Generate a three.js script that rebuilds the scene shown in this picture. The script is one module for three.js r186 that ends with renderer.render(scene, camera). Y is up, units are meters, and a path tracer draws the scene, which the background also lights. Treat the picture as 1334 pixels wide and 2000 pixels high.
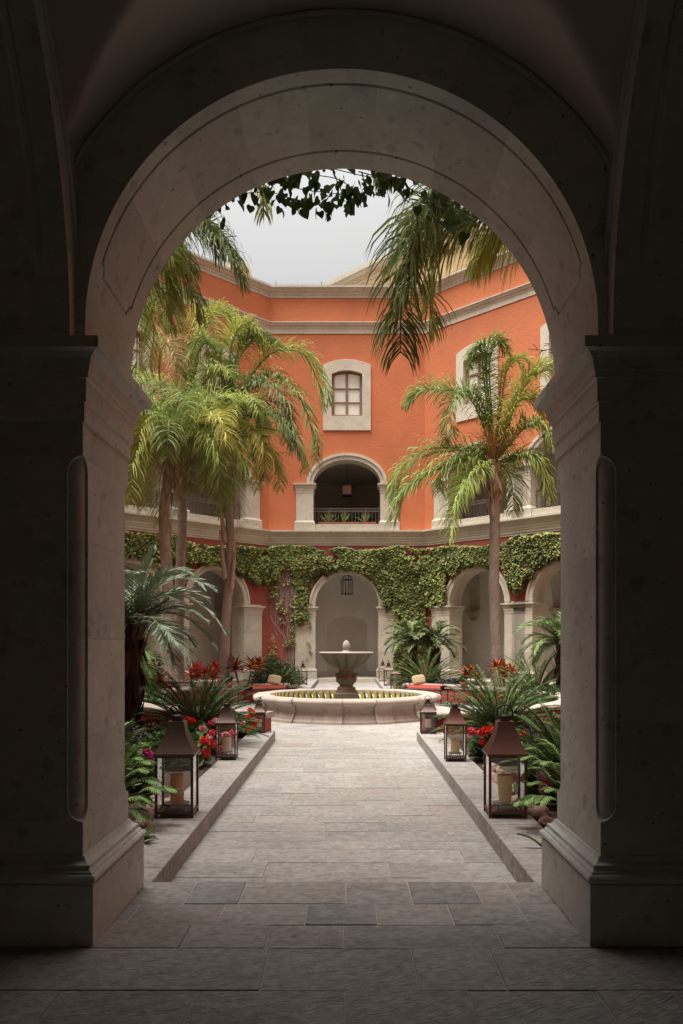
import * as THREE from 'three';
import { mergeGeometries } from 'three/addons/utils/BufferGeometryUtils.js';
import { RoundedBoxGeometry } from 'three/addons/geometries/RoundedBoxGeometry.js';

// ------------------------------------------------------------------ camera, sky, sun, exposure
const scene = new THREE.Scene();
const FOC = 1540, EYE = 1.5, CX = 0.03, VX = 679, VY = 1255;      // a 28 mm lens, shifted up
const camera = new THREE.PerspectiveCamera(2 * Math.atan(1000 / FOC) * 180 / Math.PI, 1334 / 2000, 0.05, 400);
camera.position.set(CX, EYE, 0);
camera.lookAt(CX, EYE, -10);
camera.setViewOffset(1334, 2000, 667 - VX, 1000 - VY, 1334, 2000);
const renderer = new THREE.WebGLRenderer({ antialias: true });
renderer.toneMapping = THREE.LinearToneMapping;
renderer.toneMappingExposure = 2.75;
renderer.shadowMap.enabled = true;
const ZENITH = 0.39;
const sun = new THREE.DirectionalLight(new THREE.Color(1.0, 0.95, 0.88), 2.9);
sun.position.set(-12, 50, -13); sun.target.position.set(0, 0, -20);
sun.castShadow = true; sun.shadow.radius = 75; sun.shadow.mapSize.set(4096, 4096);
Object.assign(sun.shadow.camera, { left: -35, right: 35, top: 35, bottom: -35, near: 1, far: 150 });
scene.add(sun, sun.target);

// ------------------------------------------------------------------ small helpers
const V = (x, y, z) => new THREE.Vector3(x, y, z);
const at = (px, py, d) => V(CX + (px - VX) * d / FOC, EYE + (VY - py) * d / FOC, -d);   // a place seen in that direction at depth d
const rng = (a) => () => { a = (a + 0x6d2b79f5) | 0; let t = Math.imul(a ^ (a >>> 15), 1 | a); t = (t + Math.imul(t ^ (t >>> 7), 61 | t)) ^ t; return ((t ^ (t >>> 14)) >>> 0) / 4294967296; };
const lerp = (a, b, t) => a + (b - a) * t, clamp = (x, a, b) => Math.min(b, Math.max(a, x));
const smooth = (a, b, x) => { const t = clamp((x - a) / (b - a), 0, 1); return t * t * (3 - 2 * t); };
const used = {};
const numbered = (n) => { const k = used[n] = (used[n] ?? -1) + 1; return k ? n + '_' + String(k).padStart(3, '0') : n; };
function thing(name, label, category, [x, y, z] = [0, 0, 0], turn = 0, group) {
  const o = new THREE.Group(); o.name = numbered(name); o.position.set(x, y, z); o.rotation.y = turn;
  o.userData = { label, category }; if (group) o.userData.group = group;
  scene.add(o); return o;
}
function obj(name, geo, mat, parent = scene) {
  const m = new THREE.Mesh(Array.isArray(geo) ? merge(geo) : geo, mat);
  m.name = parent === scene ? numbered(name) : name; m.castShadow = m.receiveShadow = true;
  parent.add(m); return m;
}
function struct(name, geo, mat) { const m = obj(name, geo, mat); m.userData.kind = 'structure'; return m; }
function copy(o, [x, y, z], turn, label, scale = 1) {
  const c = o.clone(); c.name = numbered(o.name.replace(/_\d{3}$/, '')); c.position.set(x, y, z); c.rotation.y = turn; c.scale.setScalar(scale);
  c.userData = { ...o.userData, label }; scene.add(c); return c;
}
function merge(list) {
  const keys = ['position', 'normal', 'uv', 'color'].filter((k) => list.every((g) => g.attributes[k]));
  const flat = list.map((g) => { const h = g.index ? g.toNonIndexed() : g.clone(); for (const k of Object.keys(h.attributes)) if (!keys.includes(k)) h.deleteAttribute(k); return h; });
  return mergeGeometries(flat, false);
}
// texture coordinates in metres, from the side each face looks to
function boxUV(g, ox = 0, oy = 0, s = 1) {
  const h = g.index ? g.toNonIndexed() : g, p = h.attributes.position, n = p.count, uv = new Float32Array(n * 2);
  const a = V(), b = V(), c = V();
  for (let i = 0; i < n; i += 3) {
    a.fromBufferAttribute(p, i); b.fromBufferAttribute(p, i + 1); c.fromBufferAttribute(p, i + 2);
    const nn = b.clone().sub(a).cross(c.clone().sub(a)), x = Math.abs(nn.x), y = Math.abs(nn.y), z = Math.abs(nn.z);
    [a, b, c].forEach((q, k) => {
      const [u, v] = x >= y && x >= z ? [q.z, q.y] : y >= z ? [q.x, q.z] : [q.x, q.y];
      uv[(i + k) * 2] = u * s + ox; uv[(i + k) * 2 + 1] = v * s + oy;
    });
  }
  h.setAttribute('uv', new THREE.BufferAttribute(uv, 2)); return h;
}
const box = (x0, x1, y0, y1, z0, z1) => { const g = new THREE.BoxGeometry(x1 - x0, y1 - y0, z1 - z0); g.translate((x0 + x1) / 2, (y0 + y1) / 2, (z0 + z1) / 2); return g; };
const rbox = (x0, x1, y0, y1, z0, z1, r = 0.006, seg = 1) => { const g = new RoundedBoxGeometry(x1 - x0, y1 - y0, z1 - z0, seg, r); g.translate((x0 + x1) / 2, (y0 + y1) / 2, (z0 + z1) / 2); return g; };
const tube = (pts, r, seg = 12, rad = 6) => new THREE.TubeGeometry(new THREE.CatmullRomCurve3(pts), seg, r, rad, false);
function bar(a, b, r, sides = 6) { const g = new THREE.CylinderGeometry(r, r, a.distanceTo(b), sides); g.applyQuaternion(new THREE.Quaternion().setFromUnitVectors(V(0, 1, 0), b.clone().sub(a).normalize())); g.translate((a.x + b.x) / 2, (a.y + b.y) / 2, (a.z + b.z) / 2); return g; }
// a surface from a grid of points f(i, j)
function grid(ni, nj, f, closedJ = false) {
  const pos = [], uv = [], idx = [];
  for (let i = 0; i <= ni; i++) for (let j = 0; j <= nj; j++) { const q = f(i / ni, j / nj); pos.push(q[0], q[1], q[2]); uv.push(q[3] ?? i / ni, q[4] ?? j / nj); }
  const w = nj + 1;
  for (let i = 0; i < ni; i++) for (let j = 0; j < nj; j++) { const a = i * w + j, b = a + 1, c = a + w, d = c + 1; idx.push(a, c, b, b, c, d); }
  const g = new THREE.BufferGeometry();
  g.setAttribute('position', new THREE.Float32BufferAttribute(pos, 3)); g.setAttribute('uv', new THREE.Float32BufferAttribute(uv, 2));
  g.setIndex(idx); g.computeVertexNormals(); return g;
}
// a moulding: profile of [projection, height] carried round a rectangle, corners mitred
function ringMould(x0, x1, z0, z1, prof, cap = true) {
  const pos = [];
  const corner = (k, p, y) => [[x0 - p, y, z1 + p], [x1 + p, y, z1 + p], [x1 + p, y, z0 - p], [x0 - p, y, z0 - p]][k % 4];
  const quad = (a, b, c, d) => pos.push(...a, ...b, ...c, ...a, ...c, ...d);
  for (let k = 0; k < 4; k++) for (let i = 0; i + 1 < prof.length; i++) quad(corner(k, ...prof[i]), corner(k + 1, ...prof[i]), corner(k + 1, ...prof[i + 1]), corner(k, ...prof[i + 1]));
  if (cap) {
    const e = prof.at(-1), s = prof[0];
    quad(corner(0, ...e), corner(1, ...e), corner(2, ...e), corner(3, ...e)); quad(corner(3, ...s), corner(2, ...s), corner(1, ...s), corner(0, ...s));
  }
  const g = new THREE.BufferGeometry(); g.setAttribute('position', new THREE.Float32BufferAttribute(pos, 3)); g.computeVertexNormals(); return boxUV(g);
}
// a straight moulding along x whose ends are mitred for a corner of 135 degrees
function strip(x0, x1, prof, m0 = 0.41421, m1 = 0.41421, zBack = -0.25) {
  const pos = [], quad = (a, b, c, d) => pos.push(...a, ...b, ...c, ...a, ...c, ...d);
  const A = ([p, y]) => [x0 + p * m0, y, p], B = ([p, y]) => [x1 - p * m1, y, p];
  const loop = [[zBack, prof[0][1]], ...prof, [zBack, prof.at(-1)[1]]];
  for (let i = 0; i + 1 < loop.length; i++) quad(A(loop[i]), B(loop[i]), B(loop[i + 1]), A(loop[i + 1]));
  const g = new THREE.BufferGeometry(); g.setAttribute('position', new THREE.Float32BufferAttribute(pos, 3)); g.computeVertexNormals(); return boxUV(g);
}
const ext = (shape, depth, z0 = 0, bevel = 0, curve = 32) => { const g = new THREE.ExtrudeGeometry(shape, { depth: depth - 2 * bevel, bevelEnabled: bevel > 0, bevelSize: bevel, bevelThickness: bevel, bevelOffset: -bevel, bevelSegments: 1, curveSegments: curve }); g.translate(0, 0, z0 + bevel); return boxUV(g); };
function lathe(prof, seg = 32) { return new THREE.LatheGeometry(prof.map(([r, y]) => new THREE.Vector2(r, y)), seg); }

// ------------------------------------------------------------------ textures
const perm = (() => { const r = rng(7), a = new Float32Array(65536); for (let i = 0; i < 65536; i++) a[i] = r(); return a; })();
function vnoise(x, y, per, s = 0) {
  const xi = Math.floor(x), yi = Math.floor(y), fx = x - xi, fy = y - yi, u = fx * fx * (3 - 2 * fx), v = fy * fy * (3 - 2 * fy);
  const h = (a, b) => perm[((((a % per) + per) % per) * 263 + (((b % per) + per) % per) * 7919 + s * 1013) & 65535];
  return lerp(lerp(h(xi, yi), h(xi + 1, yi), u), lerp(h(xi, yi + 1), h(xi + 1, yi + 1), u), v);
}
function fbm(x, y, per, oct = 4, s = 0) { let a = 0, w = 0.5, t = 0; for (let i = 0; i < oct; i++) { a += w * vnoise(x * per, y * per, per, s + i * 7); t += w; w *= 0.5; per *= 2; } return a / t; }
const toTex = (data, n, m = n) => { const t = new THREE.DataTexture(data, n, m, THREE.RGBAFormat); t.wrapS = t.wrapT = THREE.RepeatWrapping; t.magFilter = THREE.LinearFilter; t.minFilter = THREE.LinearMipmapLinearFilter; t.needsUpdate = true; return t; };
function tex(n, f) {
  const d = new Uint8Array(n * n * 4);
  for (let y = 0; y < n; y++) for (let x = 0; x < n; x++) { const c = f(x / n, y / n, x, y), i = (y * n + x) * 4; if (c.length) { d[i] = clamp(c[0], 0, 1) * 255; d[i + 1] = clamp(c[1], 0, 1) * 255; d[i + 2] = clamp(c[2], 0, 1) * 255; } else d[i] = d[i + 1] = d[i + 2] = clamp(c, 0, 1) * 255; d[i + 3] = 255; }
  return toTex(d, n);
}
const size = (t, m) => { t.repeat.set(1 / m, 1 / m); return t; };    // one repeat every m metres
function painted(n, seed, draw) {           // strokes on a canvas that wraps round, read back as numbers 0..1 (mid grey = 0.5)
  const c = document.createElement('canvas'); c.width = c.height = n;
  const g = c.getContext('2d'); g.fillStyle = '#808080'; g.fillRect(0, 0, n, n); draw(g, rng(seed), n);
  const d = g.getImageData(0, 0, n, n).data, out = new Float32Array(n * n); for (let i = 0; i < n * n; i++) out[i] = d[i * 4] / 255; return out;
}
const wrapDraw = (g, n, x, y, f) => { for (const dx of [0, -n, n]) for (const dy of [0, -n, n]) { if (x + dx < -90 || x + dx > n + 90 || y + dy < -90 || y + dy > n + 90) continue; g.save(); g.translate(x + dx, y + dy); f(g); g.restore(); } };
function blob(g, r, R, k) { g.beginPath(); for (let i = 0; i < 9; i++) { const a = i / 9 * 6.283, q = R * k[i]; g.lineTo(Math.cos(a) * q * 1.25, Math.sin(a) * q); } g.closePath(); g.fill(); }
// volcanic building stone: soft tone changes, darker stone pieces set in it, small holes
const clasts = painted(1024, 11, (g, r, n) => {
  for (let i = 0; i < 420; i++) {
    const R = 1.5 + 24 * Math.pow(r(), 5.0), k = Array.from({ length: 9 }, () => 0.6 + 0.5 * r()), dark = r() < 0.75, turn = r() * 6.28, al = 0.25 + 0.55 * r();
    wrapDraw(g, n, r() * n, r() * n, (q) => { q.rotate(turn); q.fillStyle = dark ? `rgba(60,60,60,${al * 0.8})` : `rgba(175,175,175,${al * 0.5})`; blob(q, r, R, k); });
  }
  for (let i = 0; i < 260; i++) { const R = 0.8 + 5.5 * Math.pow(r(), 4), k = Array.from({ length: 9 }, () => 0.7 + 0.4 * r()); wrapDraw(g, n, r() * n, r() * n, (q) => { q.fillStyle = 'rgba(10,10,10,0.8)'; blob(q, r, R, k); }); }
});
const CL = (x, y) => clasts[(y & 1023) * 1024 + (x & 1023)];
const stoneMap = size(tex(1024, (u, v, x, y) => {
  const a = fbm(u, v, 4, 5, 1), b = fbm(u, v, 32, 3, 2), c = CL(x, y) - 0.5, w = fbm(u, v, 3, 3, 9);
  const t = 0.82 + 0.26 * (a - 0.5) + 0.16 * (b - 0.5) + 1.25 * c;
  return [t + 0.05 * (w - 0.5), t, t - 0.05 * (w - 0.5) + 0.02 * c];
}), 1.7);
const stoneBump = size(tex(1024, (u, v, x, y) => 0.5 + 0.28 * (fbm(u, v, 48, 4, 3) - 0.5) + 0.2 * (fbm(u, v, 6, 3, 5) - 0.5) + 0.7 * Math.min(0, CL(x, y) - 0.42)), 1.7);
// hand-chiselled paving: short tool marks in one direction
const chisel = painted(1024, 23, (g, r, n) => {
  for (let i = 0; i < 6500; i++) {
    const l = 7 + 19 * r(), a = -0.45 + 0.7 * (r() - 0.5), w = 1.5 + 3.2 * r(), s = r() < 0.5 ? 25 : 205, al = 0.16 + 0.34 * r();
    wrapDraw(g, n, r() * n, r() * n, (q) => { q.rotate(a); q.strokeStyle = `rgba(${s},${s},${s},${al})`; q.lineWidth = w; q.beginPath(); q.moveTo(-l, 0); q.quadraticCurveTo(0, 2, l, 0); q.stroke(); });
  }
});
const CH = (x, y) => chisel[(y & 1023) * 1024 + (x & 1023)];
const slabMap = size(tex(1024, (u, v, x, y) => {
  const a = fbm(u, v, 3, 5, 21), b = fbm(u, v, 60, 2, 22), c = CH(x, y) - 0.5, w = fbm(u, v, 5, 4, 29);
  const t = 0.8 + 0.3 * (a - 0.5) + 0.42 * (b - 0.5) + 0.55 * c;
  return [t + 0.07 * (w - 0.5), t, t - 0.08 * (w - 0.5)];
}), 2.1);
const slabBump = size(tex(1024, (u, v, x, y) => 0.5 + 0.85 * (CH(x, y) - 0.5) + 0.35 * (fbm(u, v, 5, 3, 25) - 0.5) + 0.2 * (fbm(u, v, 90, 2, 26) - 0.5)), 2.1);
const stuccoMap = size(tex(512, (u, v) => { const a = fbm(u, v, 3, 5, 31), b = fbm(u, v, 24, 3, 33), t = 0.92 + 0.30 * (a - 0.5) + 0.08 * (b - 0.5), w = fbm(u, v, 4, 4, 37) - 0.5; return [t + 0.03 * w, t + 0.09 * w, t + 0.06 * w]; }), 5.3);
const stuccoBump = size(tex(512, (u, v) => 0.5 + 0.5 * (fbm(u, v, 40, 3, 35) - 0.5) + 0.5 * (fbm(u, v, 5, 3, 36) - 0.5)), 2.6);
const fineBump = size(tex(256, (u, v) => 0.5 + (fbm(u, v, 24, 3, 41) - 0.5)), 0.35);
const barkMap = tex(256, (u, v) => { const a = fbm(u, v, 6, 4, 51), b = vnoise(u * 24, v * 96, 96, 4); const t = 0.72 + 0.4 * (a - 0.5) + 0.25 * (b - 0.5); return [t, t, t]; });
barkMap.repeat.set(2, 0.8);
const soilMap = size(tex(512, (u, v) => { const a = fbm(u, v, 40, 4, 61), t = 0.4 + 0.9 * (a - 0.4); return [t, t * 0.95, t * 0.9]; }), 1.6);

// ------------------------------------------------------------------ materials (linear base colours)
const C = (r, g, b) => new THREE.Color().setRGB(r, g, b);
const std = (c, o = {}) => new THREE.MeshStandardMaterial({ color: C(...c), roughness: 0.85, ...o });
const stone = (c, o = {}) => std(c, { map: stoneMap, bumpMap: stoneBump, bumpScale: 0.006, roughness: 0.88, ...o });
const slab = (c) => std(c, { map: slabMap, bumpMap: slabBump, bumpScale: 0.016, roughness: 0.8 });
const M = {
  near: [stone([0.66, 0.685, 0.64]), stone([0.69, 0.71, 0.66]), stone([0.64, 0.66, 0.615])],
  far: stone([0.65, 0.59, 0.475]), farB: stone([0.60, 0.545, 0.445]), farC: stone([0.69, 0.625, 0.505]),
  basin: [stone([0.46, 0.385, 0.335]), stone([0.49, 0.41, 0.355]), stone([0.43, 0.36, 0.315])], bowl: stone([0.22, 0.165, 0.115], { roughness: 0.6 }),
  orange: std([0.58, 0.178, 0.072], { map: stuccoMap, bumpMap: stuccoBump, bumpScale: 0.012 }), red: std([0.36, 0.085, 0.062], { map: stuccoMap, bumpMap: stuccoBump, bumpScale: 0.012 }),
  cream: std([0.62, 0.44, 0.23], { map: stuccoMap, bumpMap: stuccoBump, bumpScale: 0.01 }),
  plaster: std([0.88, 0.84, 0.78], { map: stuccoMap, bumpMap: stuccoBump, bumpScale: 0.008 }), niche: std([0.74, 0.67, 0.61], { map: stuccoMap, bumpMap: stuccoBump, bumpScale: 0.008 }),
  vault: std([0.66, 0.60, 0.53], { map: stuccoMap, bumpMap: stuccoBump, bumpScale: 0.008 }),
  slabs: [slab([0.40, 0.385, 0.36]), slab([0.385, 0.37, 0.345]), slab([0.415, 0.395, 0.365]), slab([0.395, 0.375, 0.345]), slab([0.40, 0.36, 0.325]), slab([0.345, 0.335, 0.32])],
  mortar: std([0.42, 0.395, 0.36], { bumpMap: fineBump, bumpScale: 0.004 }),
  bronze: std([0.075, 0.047, 0.036], { roughness: 0.42, metalness: 0.55, bumpMap: fineBump, bumpScale: 0.0012 }), bronzeRed: std([0.115, 0.05, 0.036], { roughness: 0.45, metalness: 0.5, bumpMap: fineBump, bumpScale: 0.0012 }),
  iron: std([0.03, 0.026, 0.024], { roughness: 0.5, metalness: 0.5 }), rail: std([0.16, 0.14, 0.125], { roughness: 0.55, metalness: 0.4 }),
  glass: new THREE.MeshPhysicalMaterial({ color: 0xffffff, transmission: 1, thickness: 0, roughness: 0.03, ior: 1.5 }),
  amber: new THREE.MeshPhysicalMaterial({ color: C(0.62, 0.27, 0.085), roughness: 0.55, transmission: 0.15, thickness: 0 }), wax: new THREE.MeshPhysicalMaterial({ color: C(0.80, 0.60, 0.33), roughness: 0.55, transmission: 0.12, thickness: 0 }), waxPale: std([0.78, 0.62, 0.45], { roughness: 0.5 }),
  soil: std([0.11, 0.075, 0.055], { map: soilMap, bumpMap: soilMap, bumpScale: 0.02, roughness: 1 }),
  leaf: new THREE.MeshPhysicalMaterial({ color: 0xffffff, vertexColors: true, transmission: 0.3, thickness: 0, roughness: 0.9, specularIntensity: 0.6 }),
  leafSolid: new THREE.MeshPhysicalMaterial({ color: 0xffffff, vertexColors: true, roughness: 0.6, specularIntensity: 0.45 }),
  leafDull: new THREE.MeshPhysicalMaterial({ color: 0xffffff, vertexColors: true, transmission: 0.3, thickness: 0, roughness: 1, specularIntensity: 0.1 }),
  plain: std([1, 1, 1], { vertexColors: true, roughness: 0.9 }), bark: std([1, 1, 1], { vertexColors: true, map: barkMap, bumpMap: barkMap, bumpScale: 0.012, roughness: 0.95 }),
  wood: std([0.24, 0.135, 0.10], { roughness: 0.6 }), curtain: std([0.90, 0.86, 0.74], { roughness: 0.9 }), dark: std([0.05, 0.04, 0.035], { roughness: 0.9 }),
  tileYellow: std([0.62, 0.42, 0.05], { roughness: 0.3 }), tileGreen: std([0.035, 0.10, 0.065], { roughness: 0.3 }), tileWhite: std([0.6, 0.54, 0.45], { roughness: 0.4 }),
  water: new THREE.MeshPhysicalMaterial({ color: C(0.10, 0.15, 0.12), roughness: 0.05 }),
  cushion: std([0.40, 0.075, 0.05], { roughness: 0.95, bumpMap: fineBump, bumpScale: 0.004 }), pillow: std([0.52, 0.43, 0.28], { roughness: 0.95, bumpMap: fineBump, bumpScale: 0.004 }), terracotta: std([0.42, 0.17, 0.10], { roughness: 0.9 }),
  pebbles: [stone([0.42, 0.30, 0.24]), stone([0.38, 0.25, 0.2]), stone([0.48, 0.37, 0.3])], lampGlass: std([0.55, 0.30, 0.26], { roughness: 0.4 }),
};
// the overcast sky after the CIE standard: three times as bright overhead as at the horizon, brighter towards the veiled sun, with faint cloud
{
  const sunward = sun.position.clone().sub(sun.target.position).normalize();
  const W = 512, H = 256, d = new Float32Array(W * H * 4);
  for (let y = 0; y < H; y++) for (let x = 0; x < W; x++) {
    const el = ((y + 0.5) / H - 0.5) * Math.PI, s = Math.max(0, Math.sin(el)), n = fbm(x / W, y / H, 6, 5, 71) - 0.5;
    const az = ((x + 0.5) / W - 0.5) * 2 * Math.PI, chi = Math.acos(clamp(V(Math.cos(az) * Math.cos(el), Math.sin(el), Math.sin(az) * Math.cos(el)).dot(sunward), -1, 1));
    const L = ZENITH * (1 + 4 * Math.exp(-0.7 / Math.max(s, 0.02))) / 2.99 * (1 + 2 * (Math.exp(-1.5 * chi) - 0.0948) + 0.15 * Math.cos(chi) ** 2) * (1 + 0.05 * n), i = (y * W + x) * 4;
    d[i] = L * (0.985 + 0.03 * n); d[i + 1] = L * 0.985; d[i + 2] = L * (0.985 - 0.05 * n); d[i + 3] = 1;
  }
  const t = new THREE.DataTexture(d, W, H, THREE.RGBAFormat, THREE.FloatType);
  t.mapping = THREE.EquirectangularReflectionMapping; t.magFilter = t.minFilter = THREE.LinearFilter; t.needsUpdate = true;
  scene.background = t; scene.environment = t;
}
// ================================================================== the ground and the paving
struct('ground', boxUV(box(-150, 150, -0.6, -0.3, -190, 110)), std([0.2, 0.17, 0.13], { map: soilMap }));
const PATH = -0.16, FZ = -18.0, RING = 4.75;     // path level, fountain centre, inner radius of the planter wall
const slabRand = rng(101);
function slabGeo(x0, x1, z0, z1, top, wob = 0.003) {
  const r = slabRand, g = rbox(x0, x1, top - 0.05, top + (r() - 0.5) * wob * 2, z0, z1, 0.003, 1);
  return boxUV(g, r() * 7, r() * 7);
}
function slabMat(r, odd = 0.12) { const t = r(); return t < odd * 0.45 ? M.slabs[5] : t < odd ? M.slabs[4] : M.slabs[Math.floor(r() * 4)]; }
{
  const t = thing('stone_floor', 'rough chiselled stone slab floor of the dark arcade in the foreground', 'floor');
  t.userData.kind = 'structure';
  obj('mortar', boxUV(box(-4.6, 4.6, -0.25, -0.005, -4.95, 0.5)), M.mortar, t);
  const r = rng(5), rows = [[4.95, 4.53, [-1.9, -0.915, -0.6, 0.02, 0.405, 0.81, 1.02, 1.9]], [4.53, 4.19, [-1.9, -1.16, -0.67, -0.2, 0.19, 0.6, 1.0, 1.9]], [4.19, 3.87, [-1.9, -0.8, -0.38, 0.01, 0.8, 1.9]],
    [3.87, 3.4, [-4.5, -2.6, -1.55, -0.35, 0.34, 0.72, 1.62, 2.9, 4.5]], [3.4, 3.03, [-4.5, -2.9, -1.2, -0.62, 0.02, 0.55, 1.1, 1.75, 3, 4.5]], [3.03, 2.6, [-4.5, -2.2, -1.0, -0.2, 0.3, 0.95, 1.6, 3, 4.5]], [2.6, 2.1, [-4.5, -2, -0.9, 0, 0.8, 1.7, 3, 4.5]]];
  for (let d = 2.1; d > -0.3; d -= 0.45) rows.push([d, d - 0.45, [-4.5, -3.1 + r(), -1.4 + r() * 0.6, -0.5 + r() * 0.6, 0.7 + r() * 0.6, 2 + r(), 4.5]]);
  const special = { '0,1': 5, '0,4': 5, '1,1': 4, '1,3': 5, '2,0': 4, '2,4': 3, '3,4': 3 };
  rows.forEach(([d0, d1, xs], i) => { for (let k = 0; k + 1 < xs.length; k++) { const j = 0.0022 + 0.003 * r(); obj('slab', slabGeo(xs[k] + j, xs[k + 1] - j, -d0 + j, -d1 - j, 0), M.slabs[special[i + ',' + k] ?? Math.floor(r() * 4)], t); } });
}
{
  const t = thing('garden_path', 'pale paved stone path leading from the arch to the fountain', 'path');
  t.userData.kind = 'structure';
  const bed = new THREE.Shape(); bed.absarc(0, 18, RING + 0.1, 0, Math.PI * 2);
  const disc = ext(bed, 0.1); disc.rotateX(-Math.PI / 2); disc.translate(0, PATH - 0.105, 0);
  obj('mortar', boxUV(merge([disc, box(-1.23, 1.23, PATH - 0.117, PATH - 0.0055, -14, -4.9), box(-1.23, 1.23, PATH - 0.117, PATH - 0.0055, -33, -22)])), M.mortar, t);
  const r = rng(9), pieces = [], rest = M.slabs.map(() => []);
  let z = -4.94;
  while (z > -32.9) {
    const dep = 0.19 + 0.27 * r() * (r() < 0.6 ? 1 : 0.5) + 0.06, z1 = Math.max(z - dep, -33), zm = (z + z1) / 2, dz = Math.max(Math.abs(z - FZ), Math.abs(z1 - FZ));
    const half = dz < RING + 0.04 ? Math.max(1.22, Math.sqrt((RING + 0.04) ** 2 - dz * dz)) : 1.22;
    let x = -half;
    while (x < half - 0.02) {
      let w = 0.3 + 0.42 * r(); if (half - x - w < 0.22) w = half - x;
      const a = x + 0.0022, b = Math.min(half, x + w) - 0.0022, inFountain = Math.hypot(Math.max(Math.abs(a), Math.abs(b)), zm - FZ) < 1.6;
      x += w; if (inFountain) continue;
      const far = Math.hypot((a + b) / 2, zm), geo = slabGeo(a, b, z1 + 0.0022, z - 0.0022, PATH, 0.0025), m = slabMat(r, 0.10);
      if (pieces.length < 296 && far < 14) pieces.push(obj('slab', geo, m, t)); else rest[M.slabs.indexOf(m)].push(geo);
    }
    z = z1;
  }
  rest.forEach((l, i) => { if (l.length) obj('far_slabs', l, M.slabs[i], t).userData.kind = 'stuff'; });
}
// kerbs: the raised strips with their edge stones on both sides of both lengths of path
function kerb(side, z0, z1, label) {
  const t = thing('stone_kerb', label, 'kerb', [0, 0, 0], 0); t.userData.kind = 'structure';
  const r = rng(33 + side * 7 + Math.round(z0)), W = 0.42; let z = z0;
  while (z > z1 + 0.05) {
    const l = Math.min(0.34 + 0.16 * r(), z - z1), e = 0.0025, xa = 1.2, xb = 1.2 + 0.2 + 0.02 * r();
    const rb = (p, q, ...rest) => side < 0 ? rbox(-q, -p, ...rest) : rbox(p, q, ...rest);
    obj('kerb_stone', boxUV(rb(xa, 1.2 + W, -0.3, (r() - 0.5) * 0.004, z - l + e, z - e, 0.008), r() * 5, r() * 5), M.slabs[Math.floor(r() * 4)], t);
    z -= l;
  }
}
kerb(-1, -4.86, -13.42, 'left raised kerb strip of the near path, carrying three lanterns'); kerb(1, -4.86, -13.42, 'right raised kerb strip of the near path, carrying three lanterns');
kerb(-1, -22.6, -32.9, 'left raised kerb strip of the far path behind the fountain'); kerb(1, -22.6, -32.9, 'right raised kerb strip of the far path behind the fountain');
// planting beds: earth outside the ring wall and the kerbs
{
  const s = new THREE.Shape([[-14, 5], [14, 5], [14, 32], [-14, 32]].map((p) => new THREE.Vector2(...p)));
  for (const k of [-1, 1]) { s.holes.push(); }
  const make = (k) => { const q = new THREE.Shape(); q.moveTo(k * 1.6, 4.86); q.lineTo(k * 14.5, 4.86); q.lineTo(k * 14.5, 33); q.lineTo(k * 1.6, 33); const R = RING + 0.25, a = Math.asin(1.6 / R); q.lineTo(k * 1.6, 18 + Math.sqrt(R * R - 2.56)); for (let i = 0; i <= 24; i++) { const f = Math.PI / 2 - a - (Math.PI - 2 * a) * i / 24; q.lineTo(k * Math.cos(f) * R, 18 + Math.sin(f) * R); } q.closePath(); const g = ext(q, 0.2); g.rotateX(-Math.PI / 2); g.translate(0, -0.235, 0); return boxUV(g); };
  const t = struct('garden_soil', [make(-1), make(1)], M.soil); t.userData.label = 'dark earth of the planting beds either side of the path'; t.userData.category = 'soil';
}

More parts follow.
